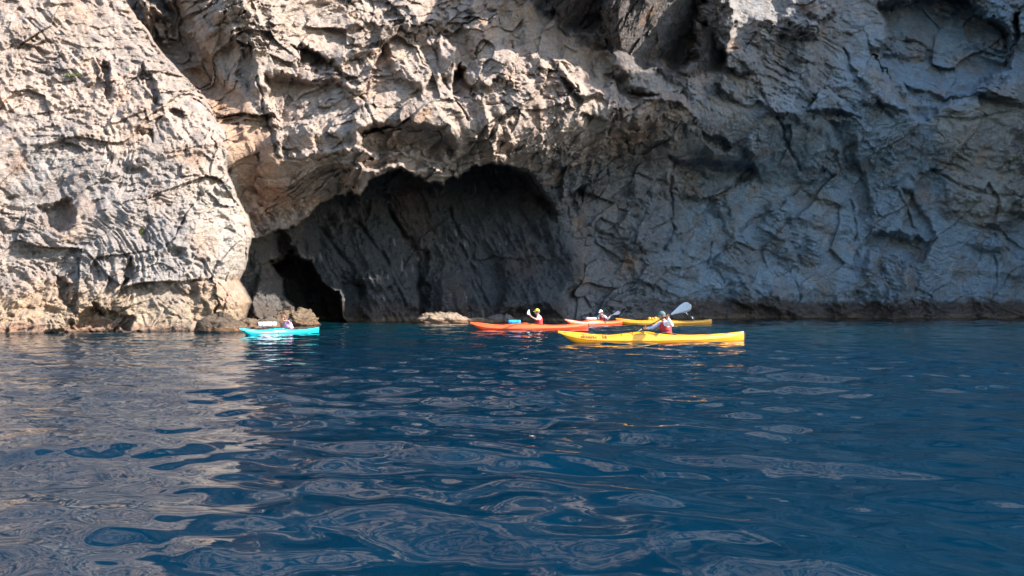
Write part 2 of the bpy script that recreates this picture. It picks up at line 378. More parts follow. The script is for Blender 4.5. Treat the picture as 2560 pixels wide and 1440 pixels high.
    def layers(nx, nz, ny, freq, seed):
        s = (P[:, 0] * nx + P[:, 2] * nz + P[:, 1] * ny + fold) * freq
        q = np.stack([s, P[:, 0] * 0.45 + 0.3 * w[:, 0], P[:, 2] * 0.45], 1).astype(np.float32)
        return 1 - 2 * np.abs(perlin(q, seed)) , perlin(np.stack([s * 2.7, P[:, 0] * 0.9, P[:, 2] * 0.9], 1).astype(np.float32), seed + 1)
    la, lb = layers(0.86, 0.5, 0.1, 1.5, 61)
    lc, ld = layers(0.90, 0.42, 0.1, 1.0, 64)
    le, lf = layers(0.18, 0.95, 0.1, 1.25, 67)
    lq = perlin(np.stack([(P[:, 0] * 0.32 + P[:, 2] * 0.95 + 0.5 * fold) * 7.0, P[:, 0] * 1.3 + 0.3 * w2[:, 0], P[:, 2] * 1.3], 1).astype(np.float32), 168)
    rg = fbm(Pw * 0.9, 71, 5, 0.55, ridged=True)
    rf = fbm(P * 5.0, 77, 3, 0.6)
    big = fbm(P * 0.13, 81, 3, 0.5)
    pits = np.clip(perlin(Pw * 1.1, 91) - 0.33, 0, 1) * 1.6 + np.clip(perlin(Pw * 2.6, 92) - 0.36, 0, 1) * 0.8
    rough = sstep(-0.25, 0.35, perlin(P * 0.28, 95))          # crusty against smooth patches
    foldz = sstep(-0.25, 0.25, perlin(P * 0.24, 166) + 0.25 * (1 - np.clip(P[:, 2] / 7, 0, 2)))
    fq = lambda k, sd: 1 - 2 * np.abs(perlin(np.stack([(P[:, 0] * 0.86 + P[:, 2] * 0.5 + 1.25 * fold) * k, P[:, 0] * 0.8 + w2[:, 0] * 0.3, P[:, 2] * 0.8], 1).astype(np.float32), sd))
    lg, lh = fq(3.2, 161), fq(6.5, 162)
    rc = fbm(P * 2.6 + 0.5 * w2, 165, 5, 0.68, ridged=True)
    def ledges(ix, d, lam, amp, skew, seed, bend=0.55):
        """continuous saw of planar faces: gentle on one side of each step, steep on the other"""
        d = np.array(d, np.float32); d /= np.linalg.norm(d); p = P[ix]
        s_ = (p @ d) / lam + bend * perlin(p * (0.30 / lam), seed) + 0.22 * perlin(p * (1.1 / lam), seed + 1) + 0.07 * w2[ix, 1]
        k = np.floor(s_); f_ = s_ - k
        h = RND[_h(k.astype(np.int32), seed, seed * 3, 9)][:, 0]
        tri = np.where(f_ < skew, f_ / skew, (1 - f_) / (1 - skew))
        lum = 0.15 + np.clip(perlin(p * (0.28 / lam), seed + 3) * 1.8 + 0.5, 0, 1.5)
        return amp * (0.25 + 1.1 * h) * tri * lum
    def led(mask, rows):
        ix = np.nonzero(mask > 0.002)[0]; out = np.zeros(len(P), np.float32)
        for n_, (d, lam, amp, skew) in enumerate(rows): out[ix] += ledges(ix, d, lam, amp, skew, 401 + 4 * n_ + 97 * len(rows))
        return out
    jA, jB, jV = (0.86, 0.15, 0.50), (-0.50, 0.1, 0.86), (0.98, 0.0, -0.2)
    led_M = led(Mm, [(jA, 2.6, 0.85, 0.80), (jA, 1.0, 0.38, 0.78), (jA, 0.42, 0.16, 0.75), (jB, 3.1, 0.75, 0.20), (jB, 1.15, 0.32, 0.22), (jB, 0.45, 0.13, 0.25), (jV, 1.5, 0.22, 0.6)])
    led_L = led(Lm, [(jA, 1.9, 0.36, 0.80), (jA, 0.62, 0.15, 0.78), (jA, 0.24, 0.06, 0.75), (jB, 2.3, 0.32, 0.22), (jB, 0.7, 0.11, 0.25), (jV, 0.9, 0.10, 0.3)])
    led_C = led(Cm, [((0.9, 0.1, 0.40), 2.2, 0.50, 0.7), ((0.9, 0.1, 0.40), 0.8, 0.22, 0.75), ((0.92, 0.1, 0.36), 0.32, 0.08, 0.75), ((-0.3, 0.1, 0.95), 2.8, 0.25, 0.3)])
    led_R = led(Rm, [((0.30, 0.1, 0.94), 1.9, 0.55, 0.20), ((0.34, 0.1, 0.93), 0.7, 0.24, 0.22), ((0.36, 0.1, 0.92), 0.30, 0.10, 0.25), ((0.92, 0.1, -0.38), 3.6, 0.75, 0.8), ((0.90, 0.1, -0.42), 1.3, 0.30, 0.78), ((0.9, 0.1, 0.42), 2.4, 0.45, 0.75),
                     ((0.9, 0.1, 0.42), 0.9, 0.18, 0.75), ((-0.6, 0.1, 0.8), 0.5, 0.10, 0.3)])
    disp = 0.9 * big
    disp += Lm * (0.68 * led_L + 0.30 * v1 + 0.15 * v2 * (0.3 + rough) + 0.08 * v3 + 0.10 * la + foldz * (0.085 * lg + 0.055 * lh) + 0.08 * rg * rough + 0.12 * rc * (0.4 + 0.9 * rough) - 0.42 * pits)
    disp += (Mm + Rm) * 0.14 * rc * (0.25 + rough)
    disp += Mm * (0.62 * led_M * (0.6 + 0.7 * rough) + 0.62 * v1 + 0.36 * v2 + 0.20 * v3 * (0.3 + rough) + 0.20 * rg * rough + 0.05 * lb - 0.28 * pits)
    disp += Cm * (1.5 * led_C + 0.16 * v1 + 0.08 * v2 + 0.06 * v3 + 0.12 * lc + 0.07 * ld + 0.08 * rc)
    disp += Rm * (0.75 * led_R * (0.35 + 1.0 * rough) + 0.34 * v1 + 0.14 * v2 * rough + 0.10 * v3 * rough + 0.10 * le + 0.09 * lf + 0.05 * lq + 0.10 * rg * rough - 0.2 * pits)
    disp += 0.07 * rf * (0.3 + rough)
    calm = np.zeros(len(P), np.float32)
    for b_ in SMOOTH: calm = np.maximum(calm, sstep(-4, 10, poly_sd(QX, QY, b_)))
    for line, dep, hw in FRACTURES:
        la_ = np.array(line, float); ix = np.nonzero((PX > la_[:, 0].min() - 30) & (PX < la_[:, 0].max() + 30) & (PY > la_[:, 1].min() - 30) & (PY < la_[:, 1].max() + 30))[0]
        dd = np.full(len(ix), 1e9)
        qx, qy = PX[ix] + 0.55 * wx[ix], PY[ix] + 0.55 * wy[ix]
        for (x0, y0), (x1, y1) in zip(line, line[1:]):
            tt_ = np.clip(((qx - x0) * (x1 - x0) + (qy - y0) * (y1 - y0)) / ((x1 - x0) ** 2 + (y1 - y0) ** 2), 0, 1)
            dd = np.minimum(dd, np.hypot(qx - x0 - tt_ * (x1 - x0), qy - y0 - tt_ * (y1 - y0)))
        disp[ix] -= dep * np.exp(-(dd / hw) ** 2) * (0.5 + 0.7 * np.clip(w2[ix, 0] + 0.5, 0, 1.5))
    disp = disp * (1 - 0.5 * calm) + 0.05 * calm * (lb + v2)
    # keep the relief from closing narrow silhouettes
    D2 = D - disp
    V = pts3(D2)
    # ---- rock colour, with shade painted in on some parts
    def m_(pts, soft): return sstep(-soft, soft, poly_sd(QX, QY, pts))
    t = np.zeros((len(P), 3), np.float32)
    grey = np.array([0.30, 0.285, 0.275]); tan = np.array([0.42, 0.34, 0.295]); ochre = np.array([0.42, 0.24, 0.13])
    shade_blue = np.array([0.215, 0.300, 0.380]); pale = np.array([0.52, 0.475, 0.42]); dark = np.array([0.075, 0.072, 0.078])
    brown = np.array([0.10, 0.07, 0.055])
    t[:] = grey
    def lay(mask, c, k=1.0):
        mm = np.clip(mask * k, 0, 1)[:, None]; t[:] = t * (1 - mm) + np.array(c, np.float32) * mm
    nA = perlin(P * 0.23, 101); nB = perlin(Pw * 0.8, 102); nC = perlin(Pw * 0.35, 103)
    lay(Lm, tan * 1.04 + 0.02); lay(Lm * sstep(0.0, 0.4, nA), grey * 1.15, 0.6)
    band = sstep(-0.15, 0.35, lb + 0.5 * lh) * sstep(-0.2, 0.2, nC + 0.1)
    lay(Lm * band, np.array([0.25, 0.23, 0.215]), 0.5); lay(Lm * sstep(0.25, 0.5, perlin(Pw * 1.3, 112)), np.array([0.20, 0.195, 0.20]), 0.55)
    lay(Mm * sstep(0.1, 0.5, perlin(Pw * 0.9, 113)), np.array([0.22, 0.19, 0.175]), 0.6); lay(Rm * sstep(0.0, 0.4, lf + 0.4 * nB), np.array([0.15, 0.195, 0.24]), 0.5)
    lay(Lm * m_([(450, 440), (640, 440), (650, 700), (520, 680), (470, 560)], 40), pale * 0.88, 0.7)
    lay(Lm * m_([(60, 370), (420, 400), (520, 560), (480, 720), (180, 720), (60, 560)], 60) , np.array([0.27, 0.27, 0.275]), 0.6)
    lay(Lm * m_([(470, 700), (600, 690), (640, 800), (470, 800)], 16), ochre * 0.95 + 0.05, 0.55)
    lay(Mm, np.array([0.385, 0.325, 0.285])); lay(Mm * sstep(0.0, 0.5, nC), tan, 0.6)
    lay((1 - Lm) * m_([(440, 150), (560, 200), (680, 330), (720, 540), (620, 560), (560, 330)], 18), ochre * 0.8 + 0.08, 0.75)
    lay((1 - Lm) * m_([(640, 455), (720, 460), (730, 510), (660, 520)], 8), (0.36, 0.2, 0.14), 0.7)
    lay((1 - Lm) * m_([(900, -60), (1320, -60), (1300, 190), (1150, 200), (1010, 80)], 40), tan, 0.45)
    lay((1 - Lm) * m_([(1540, 270), (1700, 230), (1730, 290), (1620, 360), (1500, 380)], 18), ochre, 0.35)
    lay(m_([(1345, -100), (1760, -100), (1830, 140), (1740, 195), (1600, 180), (1440, 110), (1350, 30)], 6), dark, 0.9)  # shaded undersides of the overhanging blocks, darkened in the tint
    lay(Rm * sstep(0, 1, (PX - 1780) / 450 + (PY - 200) / 380), shade_blue, 0.92)  # blue skylit shade painted into the wall, kept off its sunlit top
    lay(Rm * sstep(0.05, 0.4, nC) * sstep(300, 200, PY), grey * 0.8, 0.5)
    lay(Rm * sstep(0.18, 0.42, nB), np.array([0.19, 0.165, 0.15]), 0.45)
    lay(Rm * m_([(2320, 300), (2560, 200), (3300, 200), (3300, 560), (2400, 560)], 25), np.array([0.31, 0.295, 0.265]), 0.75)
    lay((1 - Lm) * m_([(1300, 430), (1420, 400), (1640, 400), (1690, 560), (1660, 720), (1560, 820), (1380, 820)], 50), np.array([0.15, 0.175, 0.205]), 0.8)  # the cave's painted shade carried on over the pillar
    lay(Rm * sstep(0.1, 0.4, perlin(P * 0.5, 111)), np.array([0.21, 0.205, 0.20]), 0.5)
    lay(Cm, np.array([0.070, 0.079, 0.088])); lay(Cm * sstep(0.0, 0.4, nA), np.array([0.085, 0.065, 0.060]), 0.6)  # cave shade put into the tint; the rock itself matches the rest
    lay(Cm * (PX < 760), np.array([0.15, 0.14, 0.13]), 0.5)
    sp = np.clip(perlin(np.stack([P[:, 0] * 5 + P[:, 2], P[:, 1] * 2, P[:, 2] * 0.7], 1), 106) - 0.42, 0, 1) * 5 * sstep(0.1, 0.3, perlin(P * 0.35, 107))
    lay(Cm * np.clip(sp, 0, 1), np.array([0.30, 0.31, 0.32]), 0.7)
    lay(Rm * sstep(0.18, 0.42, lq) * sstep(-0.2, 0.2, nB), np.array([0.30, 0.36, 0.42]), 0.4)
    lay((Mm + Lm) * sstep(0.10, 0.40, perlin(P * 6.5, 126)) , np.array([0.26, 0.22, 0.20]), 0.35)
    drip = sstep(0.12, 0.45, perlin(np.stack([P[:, 0] * 1.7 + 0.3 * w2[:, 0], P[:, 1] * 0.8, P[:, 2] * 0.16], 1), 121)) * sstep(-0.2, 0.3, perlin(P * 0.2, 122))
    lay((Mm + 0.6 * Lm) * drip, np.array([0.20, 0.155, 0.135]), 0.5)
    rust = sstep(0.25, 0.5, perlin(Pw * 0.6, 123)) * sstep(-0.1, 0.3, perlin(P * 0.25, 124))
    lay((Mm + Rm * 0.6 + Lm * 0.6) * rust, ochre * 0.9, 0.45)
    # veins
    vein = np.exp(-(perlin(Pw * 0.5, 108) / 0.012) ** 2) * sstep(0.1, 0.4, perlin(P * 0.4, 109))
    lay(vein * (1 - Cm), pale * 1.1, 0.4)
    # intertidal band
    Z = V[:, 2]
    zb = Z + 0.28 * nB + 0.12 * nA
    lay(Rm * sstep(1.65, 1.05, zb + 0.25 * perlin(Pw * 2.5, 110)), brown * 0.85, 0.9)
    lay(Cm * sstep(1.5, 0.6, zb), brown * 0.85, 0.6)
    lay(Lm * sstep(2.1, 0.9, zb + 0.5 * nC + 0.2 * perlin(Pw * 2.2, 104)), np.array([0.37, 0.285, 0.19]), 0.65)
    lay(Lm * sstep(0.40, 0.15, zb), np.array([0.22, 0.12, 0.09]), 0.6)
    lay((Rm + Cm) * sstep(0.32, 0.24, zb), np.array([0.20, 0.14, 0.09]), 0.6)
    lay(np.clip(sstep(0.10, 0.05, Z + 0.05 * nB), 0, 1), np.array([0.05, 0.045, 0.035]), 0.85)
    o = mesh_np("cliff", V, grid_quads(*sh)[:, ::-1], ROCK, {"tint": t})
    o["kind"] = "structure"
    G = D2.reshape(sh)
    def surf(px, py):
        j = int(np.searchsorted(xs, px)); i = int(np.searchsorted(ys, py)); return P3(px, py, float(G[i, j]))
    return surf
cliff_at = build_cliff()

def build_headland():
    """the headland that closes the cove on the right and shades the far wall"""
    ctrl = np.array([(75, 64), (62, 60), (54, 57), (51, 52), (50, 45), (50.0, 37), (50.2, 30.5), (51.3, 27.9), (58, 26.3), (70, 24.5), (110, 20)], float)
    tt = np.linspace(0, len(ctrl) - 1, 260)
    bx = np.interp(tt, range(len(ctrl)), ctrl[:, 0]); by = np.interp(tt, range(len(ctrl)), ctrl[:, 1])
    k = np.ones(9) / 9
    bx[4:-4] = np.convolve(bx, k, 'valid'); by[4:-4] = np.convolve(by, k, 'valid')
    tx, ty = np.gradient(bx), np.gradient(by); l = np.hypot(tx, ty); nx, ny = ty / l, -tx / l
    nx, ny = -(-nx), ny
    # outward = towards the water (left / viewer)
    flip = np.where(nx * -1 + ny * -1 < 0, -1, 1); nx, ny = nx * flip, ny * flip
    H = 34 + 9.5 * sstep(5.25, 6.1, tt) + 1.2 * np.sin(tt * 1.3) + 1.6 * np.sin(tt * 4.1 + 1) + 0.9 * np.sin(tt * 9.7) + 0.7 * np.sin(tt * 21 + 2)
    rows = []
    zz = np.concatenate([np.linspace(-0.04, 1, 150), np.ones(20)])
    back = np.concatenate([np.zeros(150), np.linspace(1, 26, 20)])
    for z, b_ in zip(zz, back):
        lean = 1.5 * max(z, 0) ** 2
        rows.append(np.stack([bx - nx * (lean + b_), by - ny * (lean + b_), H * z + 0.12 * b_], 1))
    V = np.array(rows).reshape(-1, 3).astype(np.float32)
    Nn = np.tile(np.stack([nx, ny, 0 * nx], 1), (170, 1)).astype(np.float32)
    w = np.stack([perlin(V * 0.3, 21), perlin(V * 0.3, 22), perlin(V * 0.3, 23)], 1)
    v1, c1 = facets((V + w) * 0.22, 131, 1.6); v2, c2 = facets((V + w) * 0.6, 137, 1.6)
    d = 1.5 * fbm(V * 0.12, 141, 3) + 0.8 * v1 + 0.3 * v2 + 0.4 * fbm(V * 0.7, 145, 4, 0.55, True)
    V = V + Nn * d[:, None]
    t = np.tile(np.array([0.24, 0.23, 0.22], np.float32), (len(V), 1))
    t[V[:, 2] < 1.7] = (0.1, 0.07, 0.055)
    o = mesh_np("headland", V, grid_quads(170, 260), ROCK, {"tint": t}); o["kind"] = "structure"
build_headland()

# ------------------------------------------------------------------ sea
def water_material():
    m, nt, b = new_mat("sea_water"); L = nt.links.new
    geo = N(nt, "ShaderNodeNewGeometry")
    n = N(nt, "ShaderNodeTexNoise"); n.inputs["Scale"].default_value = 0.12; n.inputs["Detail"].default_value = 3
    L(geo.outputs["Position"], n.inputs["Vector"])
    sep = N(nt, "ShaderNodeSeparateXYZ"); L(geo.outputs["Position"], sep.inputs[0])
    mr = N(nt, "ShaderNodeMapRange"); mr.inputs["From Min"].default_value = 14; mr.inputs["From Max"].default_value = 44
    L(sep.outputs[1], mr.inputs["Value"])
    ad = N(nt, "ShaderNodeMath", operation='MULTIPLY_ADD'); L(n.outputs[0], ad.inputs[0]); ad.inputs[1].default_value = 0.8; ad.use_clamp = True
    sb = N(nt, "ShaderNodeMath", operation='SUBTRACT'); L(mr.outputs[0], sb.inputs[0]); sb.inputs[1].default_value = 0.4; L(sb.outputs[0], ad.inputs[2])
    mx = N(nt, "ShaderNodeMix", data_type='RGBA'); L(ad.outputs[0], mx.inputs[0])
    mx.inputs[6].default_value = (0.0005, 0.0160, 0.035, 1); mx.inputs[7].default_value = (0.0012, 0.021, 0.026, 1)
    L(mx.outputs[2], b.inputs["Base Color"])
    b.inputs["Roughness"].default_value = 0.03; b.inputs["IOR"].default_value = 1.333
    # capillary ripples too small for the mesh
    mp = N(nt, "ShaderNodeMapping"); mp.inputs["Scale"].default_value = (0.55, 1.0, 1.0); mp.inputs["Rotation"].default_value = (0, 0, 0.2)
    L(geo.outputs["Position"], mp.inputs[0])
    r1 = N(nt, "ShaderNodeTexNoise"); r1.inputs["Scale"].default_value = 3.2; r1.inputs["Detail"].default_value = 3; r1.inputs["Roughness"].default_value = 0.45
    L(mp.outputs[0], r1.inputs["Vector"])
    bp = N(nt, "ShaderNodeBump"); bp.inputs["Distance"].default_value = 0.013; bp.inputs["Strength"].default_value = 0.55
    L(r1.outputs[0], bp.inputs["Height"]); L(bp.outputs[0], b.inputs["Normal"])
    return m

def wave_h(X, Y, spacing):
    rs = np.random.RandomState(5)
    Z = np.zeros_like(X)
    bands = [(3.4, 1.7, 7, 0.0105), (1.5, 0.8, 10, 0.0046), (0.75, 0.4, 14, 0.0023), (0.38, 0.2, 16, 0.0008)]
    for lo, hi, n, amp in bands:
        for k in range(n):
            lam = hi + (lo - hi) * rs.rand()
            th = math.radians(72) + rs.normal() * 0.62     # crests mostly across the view, a little aslant
            kx, ky = math.cos(th) * 2 * math.pi / lam, math.sin(th) * 2 * math.pi / lam
            a = amp * (0.5 + rs.rand()) * np.clip((lam / spacing - 2.2) / 3, 0, 1)
            Z += a * np.sin(kx * X + ky * Y + rs.rand() * 6.28 + 0.6 * np.sin(0.21 * X * rs.rand() + 0.17 * Y + k))
    return Z

def build_sea():
    s_in = np.linspace(-0.80, 0.80, 560)
    s = np.concatenate([[-140, -30, -8, -3, -1.8, -1.2, -0.95], s_in, [0.95, 1.2, 1.8, 3, 8, 30, 140]])
    y = np.concatenate([[-260, -120, -50, -20, -8, -3, -1, 0, 0.6], np.exp(np.linspace(math.log(1.2), math.log(66), 1000)), [75, 90, 150]])
    Sg, Yg = np.meshgrid(s, y)
    Xg = Sg * np.maximum(Yg, 1.2)
    sp = np.where((np.abs(Sg) <= 0.81) & (Yg > 1.1), np.maximum(Yg, 1.2) * 0.0045, 5.0)
    Zg = wave_h(Xg, Yg, sp)
    patch = perlin(np.stack([Xg.ravel() * 0.10, Yg.ravel() * 0.06, 0 * Xg.ravel()], 1), 201).reshape(Xg.shape)
    Zg *= np.clip(0.85 + 0.6 * patch, 0.4, 1.4)
    V = np.stack([Xg, Yg, Zg], -1).reshape(-1, 3)
    o = mesh_np("sea", V, grid_quads(*Xg.shape), water_material()); o["kind"] = "structure"
build_sea()

# ------------------------------------------------------------------ object helpers
def obj(name, V, F, mat, parent=None, smooth=True, loc=None):
    me = bpy.data.meshes.new(name); me.from_pydata([tuple(v) for v in V], [], [tuple(f) for f in F]); me.update()
    bm = bmesh.new(); bm.from_mesh(me); bmesh.ops.recalc_face_normals(bm, faces=bm.faces); bm.to_mesh(me); bm.free()
    if smooth: me.polygons.foreach_set("use_smooth", [True] * len(me.polygons))
    if mat: me.materials.append(mat)
    o = bpy.data.objects.new(name, me); COL.objects.link(o)
    if parent: o.parent = parent
    if loc: o.location = loc
    return o

def tag(o, label, cat, group=None):
    o["label"] = label; o["category"] = cat
    if group: o["group"] = group
    return o

def empty(name, loc, rz, label, cat, group=None):
    o = bpy.data.objects.new(name, None); o.empty_display_size = 0.2; COL.objects.link(o)
    o.location = loc; o.rotation_euler = (0, 0, rz)
    return tag(o, label, cat, group)

def tube(pts, rad, n=8, cap=True):
    """verts, faces of a round tube along pts; rad: number or list"""
    pts = [Vector(p) for p in pts]; V, F = [], []
    R = rad if isinstance(rad, (list, tuple)) else [rad] * len(pts)
    t0 = (pts[1] - pts[0]).normalized(); up = Vector((0, 0, 1)) if abs(t0.z) < 0.9 else Vector((1, 0, 0))
    a = t0.cross(up).normalized()
    for i, p in enumerate(pts):
        t = (pts[min(i + 1, len(pts) - 1)] - pts[max(i - 1, 0)]).normalized()
        a = (a - t * a.dot(t)).normalized(); b = t.cross(a)
        for k in range(n):
            an = 2 * math.pi * k / n; V.append(p + (a * math.cos(an) + b * math.sin(an)) * R[i])
    for i in range(len(pts) - 1):
        for k in range(n):
            F.append((i * n + k, i * n + (k + 1) % n, (i + 1) * n + (k + 1) % n, (i + 1) * n + k))
    if cap:
        F.append(tuple(range(n - 1, -1, -1))); F.append(tuple((len(pts) - 1) * n + k for k in range(n)))
    return V, F

def join(*parts):
    V, F = [], []
    for v, f in parts:
        o = len(V); V += list(v); F += [tuple(i + o for i in q) for q in f]
    return V, F

def loft(rings, close=True):
    n = len(rings[0]); V = [p for r in rings for p in r]; F = []
    for i in range(len(rings) - 1):
        for k in range(n if close else n - 1):
            F.append((i * n + k, i * n + (k + 1) % n, (i + 1) * n + (k + 1) % n, (i + 1) * n + k))
    if close:
        F.append(tuple(range(n))); F.append(tuple((len(rings) - 1) * n + k for k in range(n)))
    return V, F

def ball(c, r, nu=12, nv=8):
    V, F = [], []; r = r if isinstance(r, tuple) else (r, r, r)
    for i in range(nv + 1):
        th = math.pi * i / nv
        for k in range(nu):
            ph = 2 * math.pi * k / nu
            V.append(Vector((c[0] + r[0] * math.sin(th) * math.cos(ph), c[1] + r[1] * math.sin(th) * math.sin(ph), c[2] + r[2] * math.cos(th))))
    for i in range(nv):
        for k in range(nu):
            F.append((i * nu + k, i * nu + (k + 1) % nu, (i + 1) * nu + (k + 1) % nu, (i + 1) * nu + k))
    return V, F

M_BLACK = simple_mat("black_rubber", (0.02, 0.02, 0.022), 0.55)
M_TEXT = simple_mat("dark_lettering", (0.05, 0.012, 0.008), 0.6)
M_SKIN = simple_mat("skin", (0.52, 0.29, 0.20), 0.5, 0.06)
M_BLADE = simple_mat("white_blade_plastic", (0.72, 0.76, 0.82), 0.35, 0.04)
M_SHAFT = simple_mat("paddle_shaft", (0.03, 0.03, 0.035), 0.35)
M_WHITE = simple_mat("white_shirt", (0.80, 0.80, 0.80), 0.85, 0.06, 40, 0.004)
M_WHITE_SHADE = simple_mat("shaded_white_sleeve", (0.52, 0.62, 0.76), 0.85, 0.08, 40, 0.004)  # white sleeve on the shaded arm, blue of the shade mixed into its colour
M_VEST = simple_mat("red_vest_fabric", (0.50, 0.025, 0.03), 0.75, 0.12, 30, 0.006)
M_HAIR = simple_mat("brown_hair", (0.11, 0.055, 0.03), 0.6, 0.3, 90, 0.004)
M_EYE = simple_mat("eye", (0.02, 0.015, 0.01), 0.2)
M_LIP = simple_mat("lips", (0.40, 0.13, 0.11), 0.5)

# ------------------------------------------------------------------ kayaks
CROWN = [(0, .335), (.03, .328), (.12, .285), (.20, .235), (.26, .215), (.31, .235), (.37, .275), (.44, .305), (.50, .292), (.56, .25), (.62, .215), (.70, .20), (.80, .212), (.90, .24), (1, .285)]
SHEER = [(0, .285), (.04, .215), (.09, .15), (.15, .10), (.25, .075), (.5, .065), (.75, .08), (.9, .12), (1, .20)]
KEEL = [(0, .318), (.02, .24), (.05, .11), (.085, .01), (.12, -.045), (.25, -.09), (.5, -.11), (.75, -.09), (.92, -.04), (.985, .0), (1, .03)]
def _tab(t, tb): return float(np.interp(t, [a for a, _ in tb], [b for _, b in tb]))
def kayak_section(t, L, beam, lift=1.0):
    w = beam / 2 * max(0.02, math.sin(math.pi * min(max(t * 0.985 + 0.006, 0.0), 1.0)) ** 0.82)
    zc, zs, zk = _tab(t, CROWN) * lift, _tab(t, SHEER) * lift, _tab(t, KEEL)
    zk = min(zk, zs - 0.01); c = zc - zs
    low = [(0, zk), (.42 * w, zk + .02 * (w / .28)), (.74 * w, zk + .26 * (zs - zk)), (.93 * w, zk + .62 * (zs - zk)), (w, zs)]
    top = [(w, zs), (.985 * w, zs + .35 * c), (.90 * w, zs + .66 * c), (.66 * w, zs + .86 * c), (.33 * w, zs + .965 * c), (0, zc)]
    return low, top

def build_kayak(loc, rz, L, beam, mh, md, label, lift=1.0, hatches=3, cockpit_t=0.555, rudder=True, lines=True, lettering=None):
    root = empty("kayak", loc, rz, label, "kayak", "sea kayaks floating in the cove")
    NS = 64; ts = [0.5 - 0.5 * math.cos(math.pi * (i / NS)) * (0.35) - 0.65 * (0.5 - i / NS) for i in range(NS + 1)]
    t0, t1 = ts[0], ts[-1]; ts = [(t - t0) / (t1 - t0) for t in ts]
    X = lambda t: (t - 0.5) * L
    HV, HF, DV, DF = [], [], [], []
    for t in ts:
        low, top = kayak_section(t, L, beam, lift)
        HV += [(X(t), -y, z) for y, z in reversed(low)] + [(X(t), y, z) for y, z in low[1:]]
        DV += [(X(t), -y, z) for y, z in top] + [(X(t), y, z) for y, z in reversed(top[:-1])]
    nh, nd = 9, 11
    for i in range(NS):
        for k in range(nh - 1): HF.append((i * nh + k, i * nh + k + 1, (i + 1) * nh + k + 1, (i + 1) * nh + k))
        for k in range(nd - 1):
            q = (i * nd + k, i * nd + k + 1, (i + 1) * nd + k + 1, (i + 1) * nd + k)
            c = [sum(DV[v][a] for v in q) / 4 for a in (0, 1)]
            if ((c[0] - X(cockpit_t)) / 0.40) ** 2 + (c[1] / 0.19) ** 2 < 1: continue
            DF.append(q)
    HF.append(tuple(NS * nh + k for k in range(nh))); DF.append(tuple(NS * nd + k for k in range(nd)))
    obj("hull", HV, HF, mh, root); obj("deck", DV, DF, md, root)
    # joint strip between hull and deck
    for sgn in (-1, 1):
        v, f = tube([(X(t), sgn * kayak_section(t, L, beam, lift)[0][-1][0] * 1.005, kayak_section(t, L, beam, lift)[0][-1][1]) for t in ts[1:-1]], 0.006, 6)
        obj("seam_strip", v, f, md, root)
    def crown(t): return kayak_section(t, L, beam, lift)[1][-1][1]
    def deck_pt(t, yy, off=0.006):
        top = kayak_section(t, L, beam, lift)[1]; ys_ = [p[0] for p in reversed(top)]; zs_ = [p[1] for p in reversed(top)]
        return Vector((X(t), yy, float(np.interp(abs(yy), ys_, zs_)) + off))
    # cockpit rim
    ring = []
    for k in range(41):
        a = 2 * math.pi * k / 40; x = X(cockpit_t) + 0.42 * math.cos(a); y = 0.205 * math.sin(a)
        ring.append((x, y, crown(x / L + 0.5) + 0.012 - 0.012 * (1 - abs(math.sin(a)))))
    v, f = tube(ring, 0.013, 8, False); obj("cockpit_rim", v, f, M_BLACK, root)
    # seat inside
    v, f = loft([[(X(cockpit_t) + 0.12 + dx, y, z) for y, z in ((-.17, .03), (-.16, .0), (0, -.02), (.16, .0), (.17, .03), (0, .01))] for dx in (-.2, 0, .18)])
    obj("seat", v, f, M_BLACK, root)
    for th, r in ((0.17, 0.10), (0.80, 0.12), (0.90, 0.085))[:hatches]:
        V, F = [], []
        for rr, up_ in ((0.0, .012), (0.7, .014), (0.95, .01), (1.0, 0.0)):
            for k in range(20):
                a = 2 * math.pi * k / 20
                V.append(deck_pt(th + rr * r * 1.25 * math.cos(a) / L, rr * r * math.sin(a) * 0.85, up_))
        for i in range(3):
            for k in range(20): F.append((i * 20 + k, i * 20 + (k + 1) % 20, (i + 1) * 20 + (k + 1) % 20, (i + 1) * 20 + k))
        obj("hatch_cover", V, F, M_BLACK if hatches > 2 else md, root)
    if lines:
        pts = []
        for k in range(7):
            t = 0.315 + 0.03 * k; pts.append(deck_pt(t, (0.21 if k % 2 else -0.225) * min(1, kayak_section(t, L, beam)[0][-1][0] / 0.235)))
        seg = []
        for a, b in zip(pts, pts[1:]):
            for q in range(8):
                p = a.lerp(b, q / 8); seg.append(deck_pt(p.x / L + 0.5, p.y))
        v, f = tube(seg, 0.0045, 5); obj("deck_cord", v, f, M_BLACK, root)
        for sgn in (-1, 1):
            for ta, tb in ((0.03, 0.30), (0.31, 0.50), (0.64, 0.97)):
                w_ = lambda t: kayak_section(t, L, beam)[1][2][0] * 0.97
                v, f = tube([deck_pt(ta + (tb - ta) * q / 16, sgn * w_(ta + (tb - ta) * q / 16)) for q in range(17)], 0.004, 5)
                obj("perimeter_line", v, f, M_BLACK, root)
            for tt_ in (0.03, 0.12, 0.31, 0.375, 0.50, 0.64, 0.8, 0.97):
                v, f = ball(deck_pt(tt_, sgn * kayak_section(tt_, L, beam)[1][2][0] * 0.97, 0.004), (0.02, 0.010, 0.010), 8, 6); obj("deck_fitting", v, f, M_BLACK, root)
    for t in (0.012, 0.985):
        p = deck_pt(t, 0, 0.0); v, f = tube([p + Vector((0, 0, .0)), p + Vector((0.02, 0, .02)), p + Vector((0.06, 0, .022)), p + Vector((0.09, 0, .0))], 0.009, 6); obj("carry_toggle", v, f, M_BLACK, root)
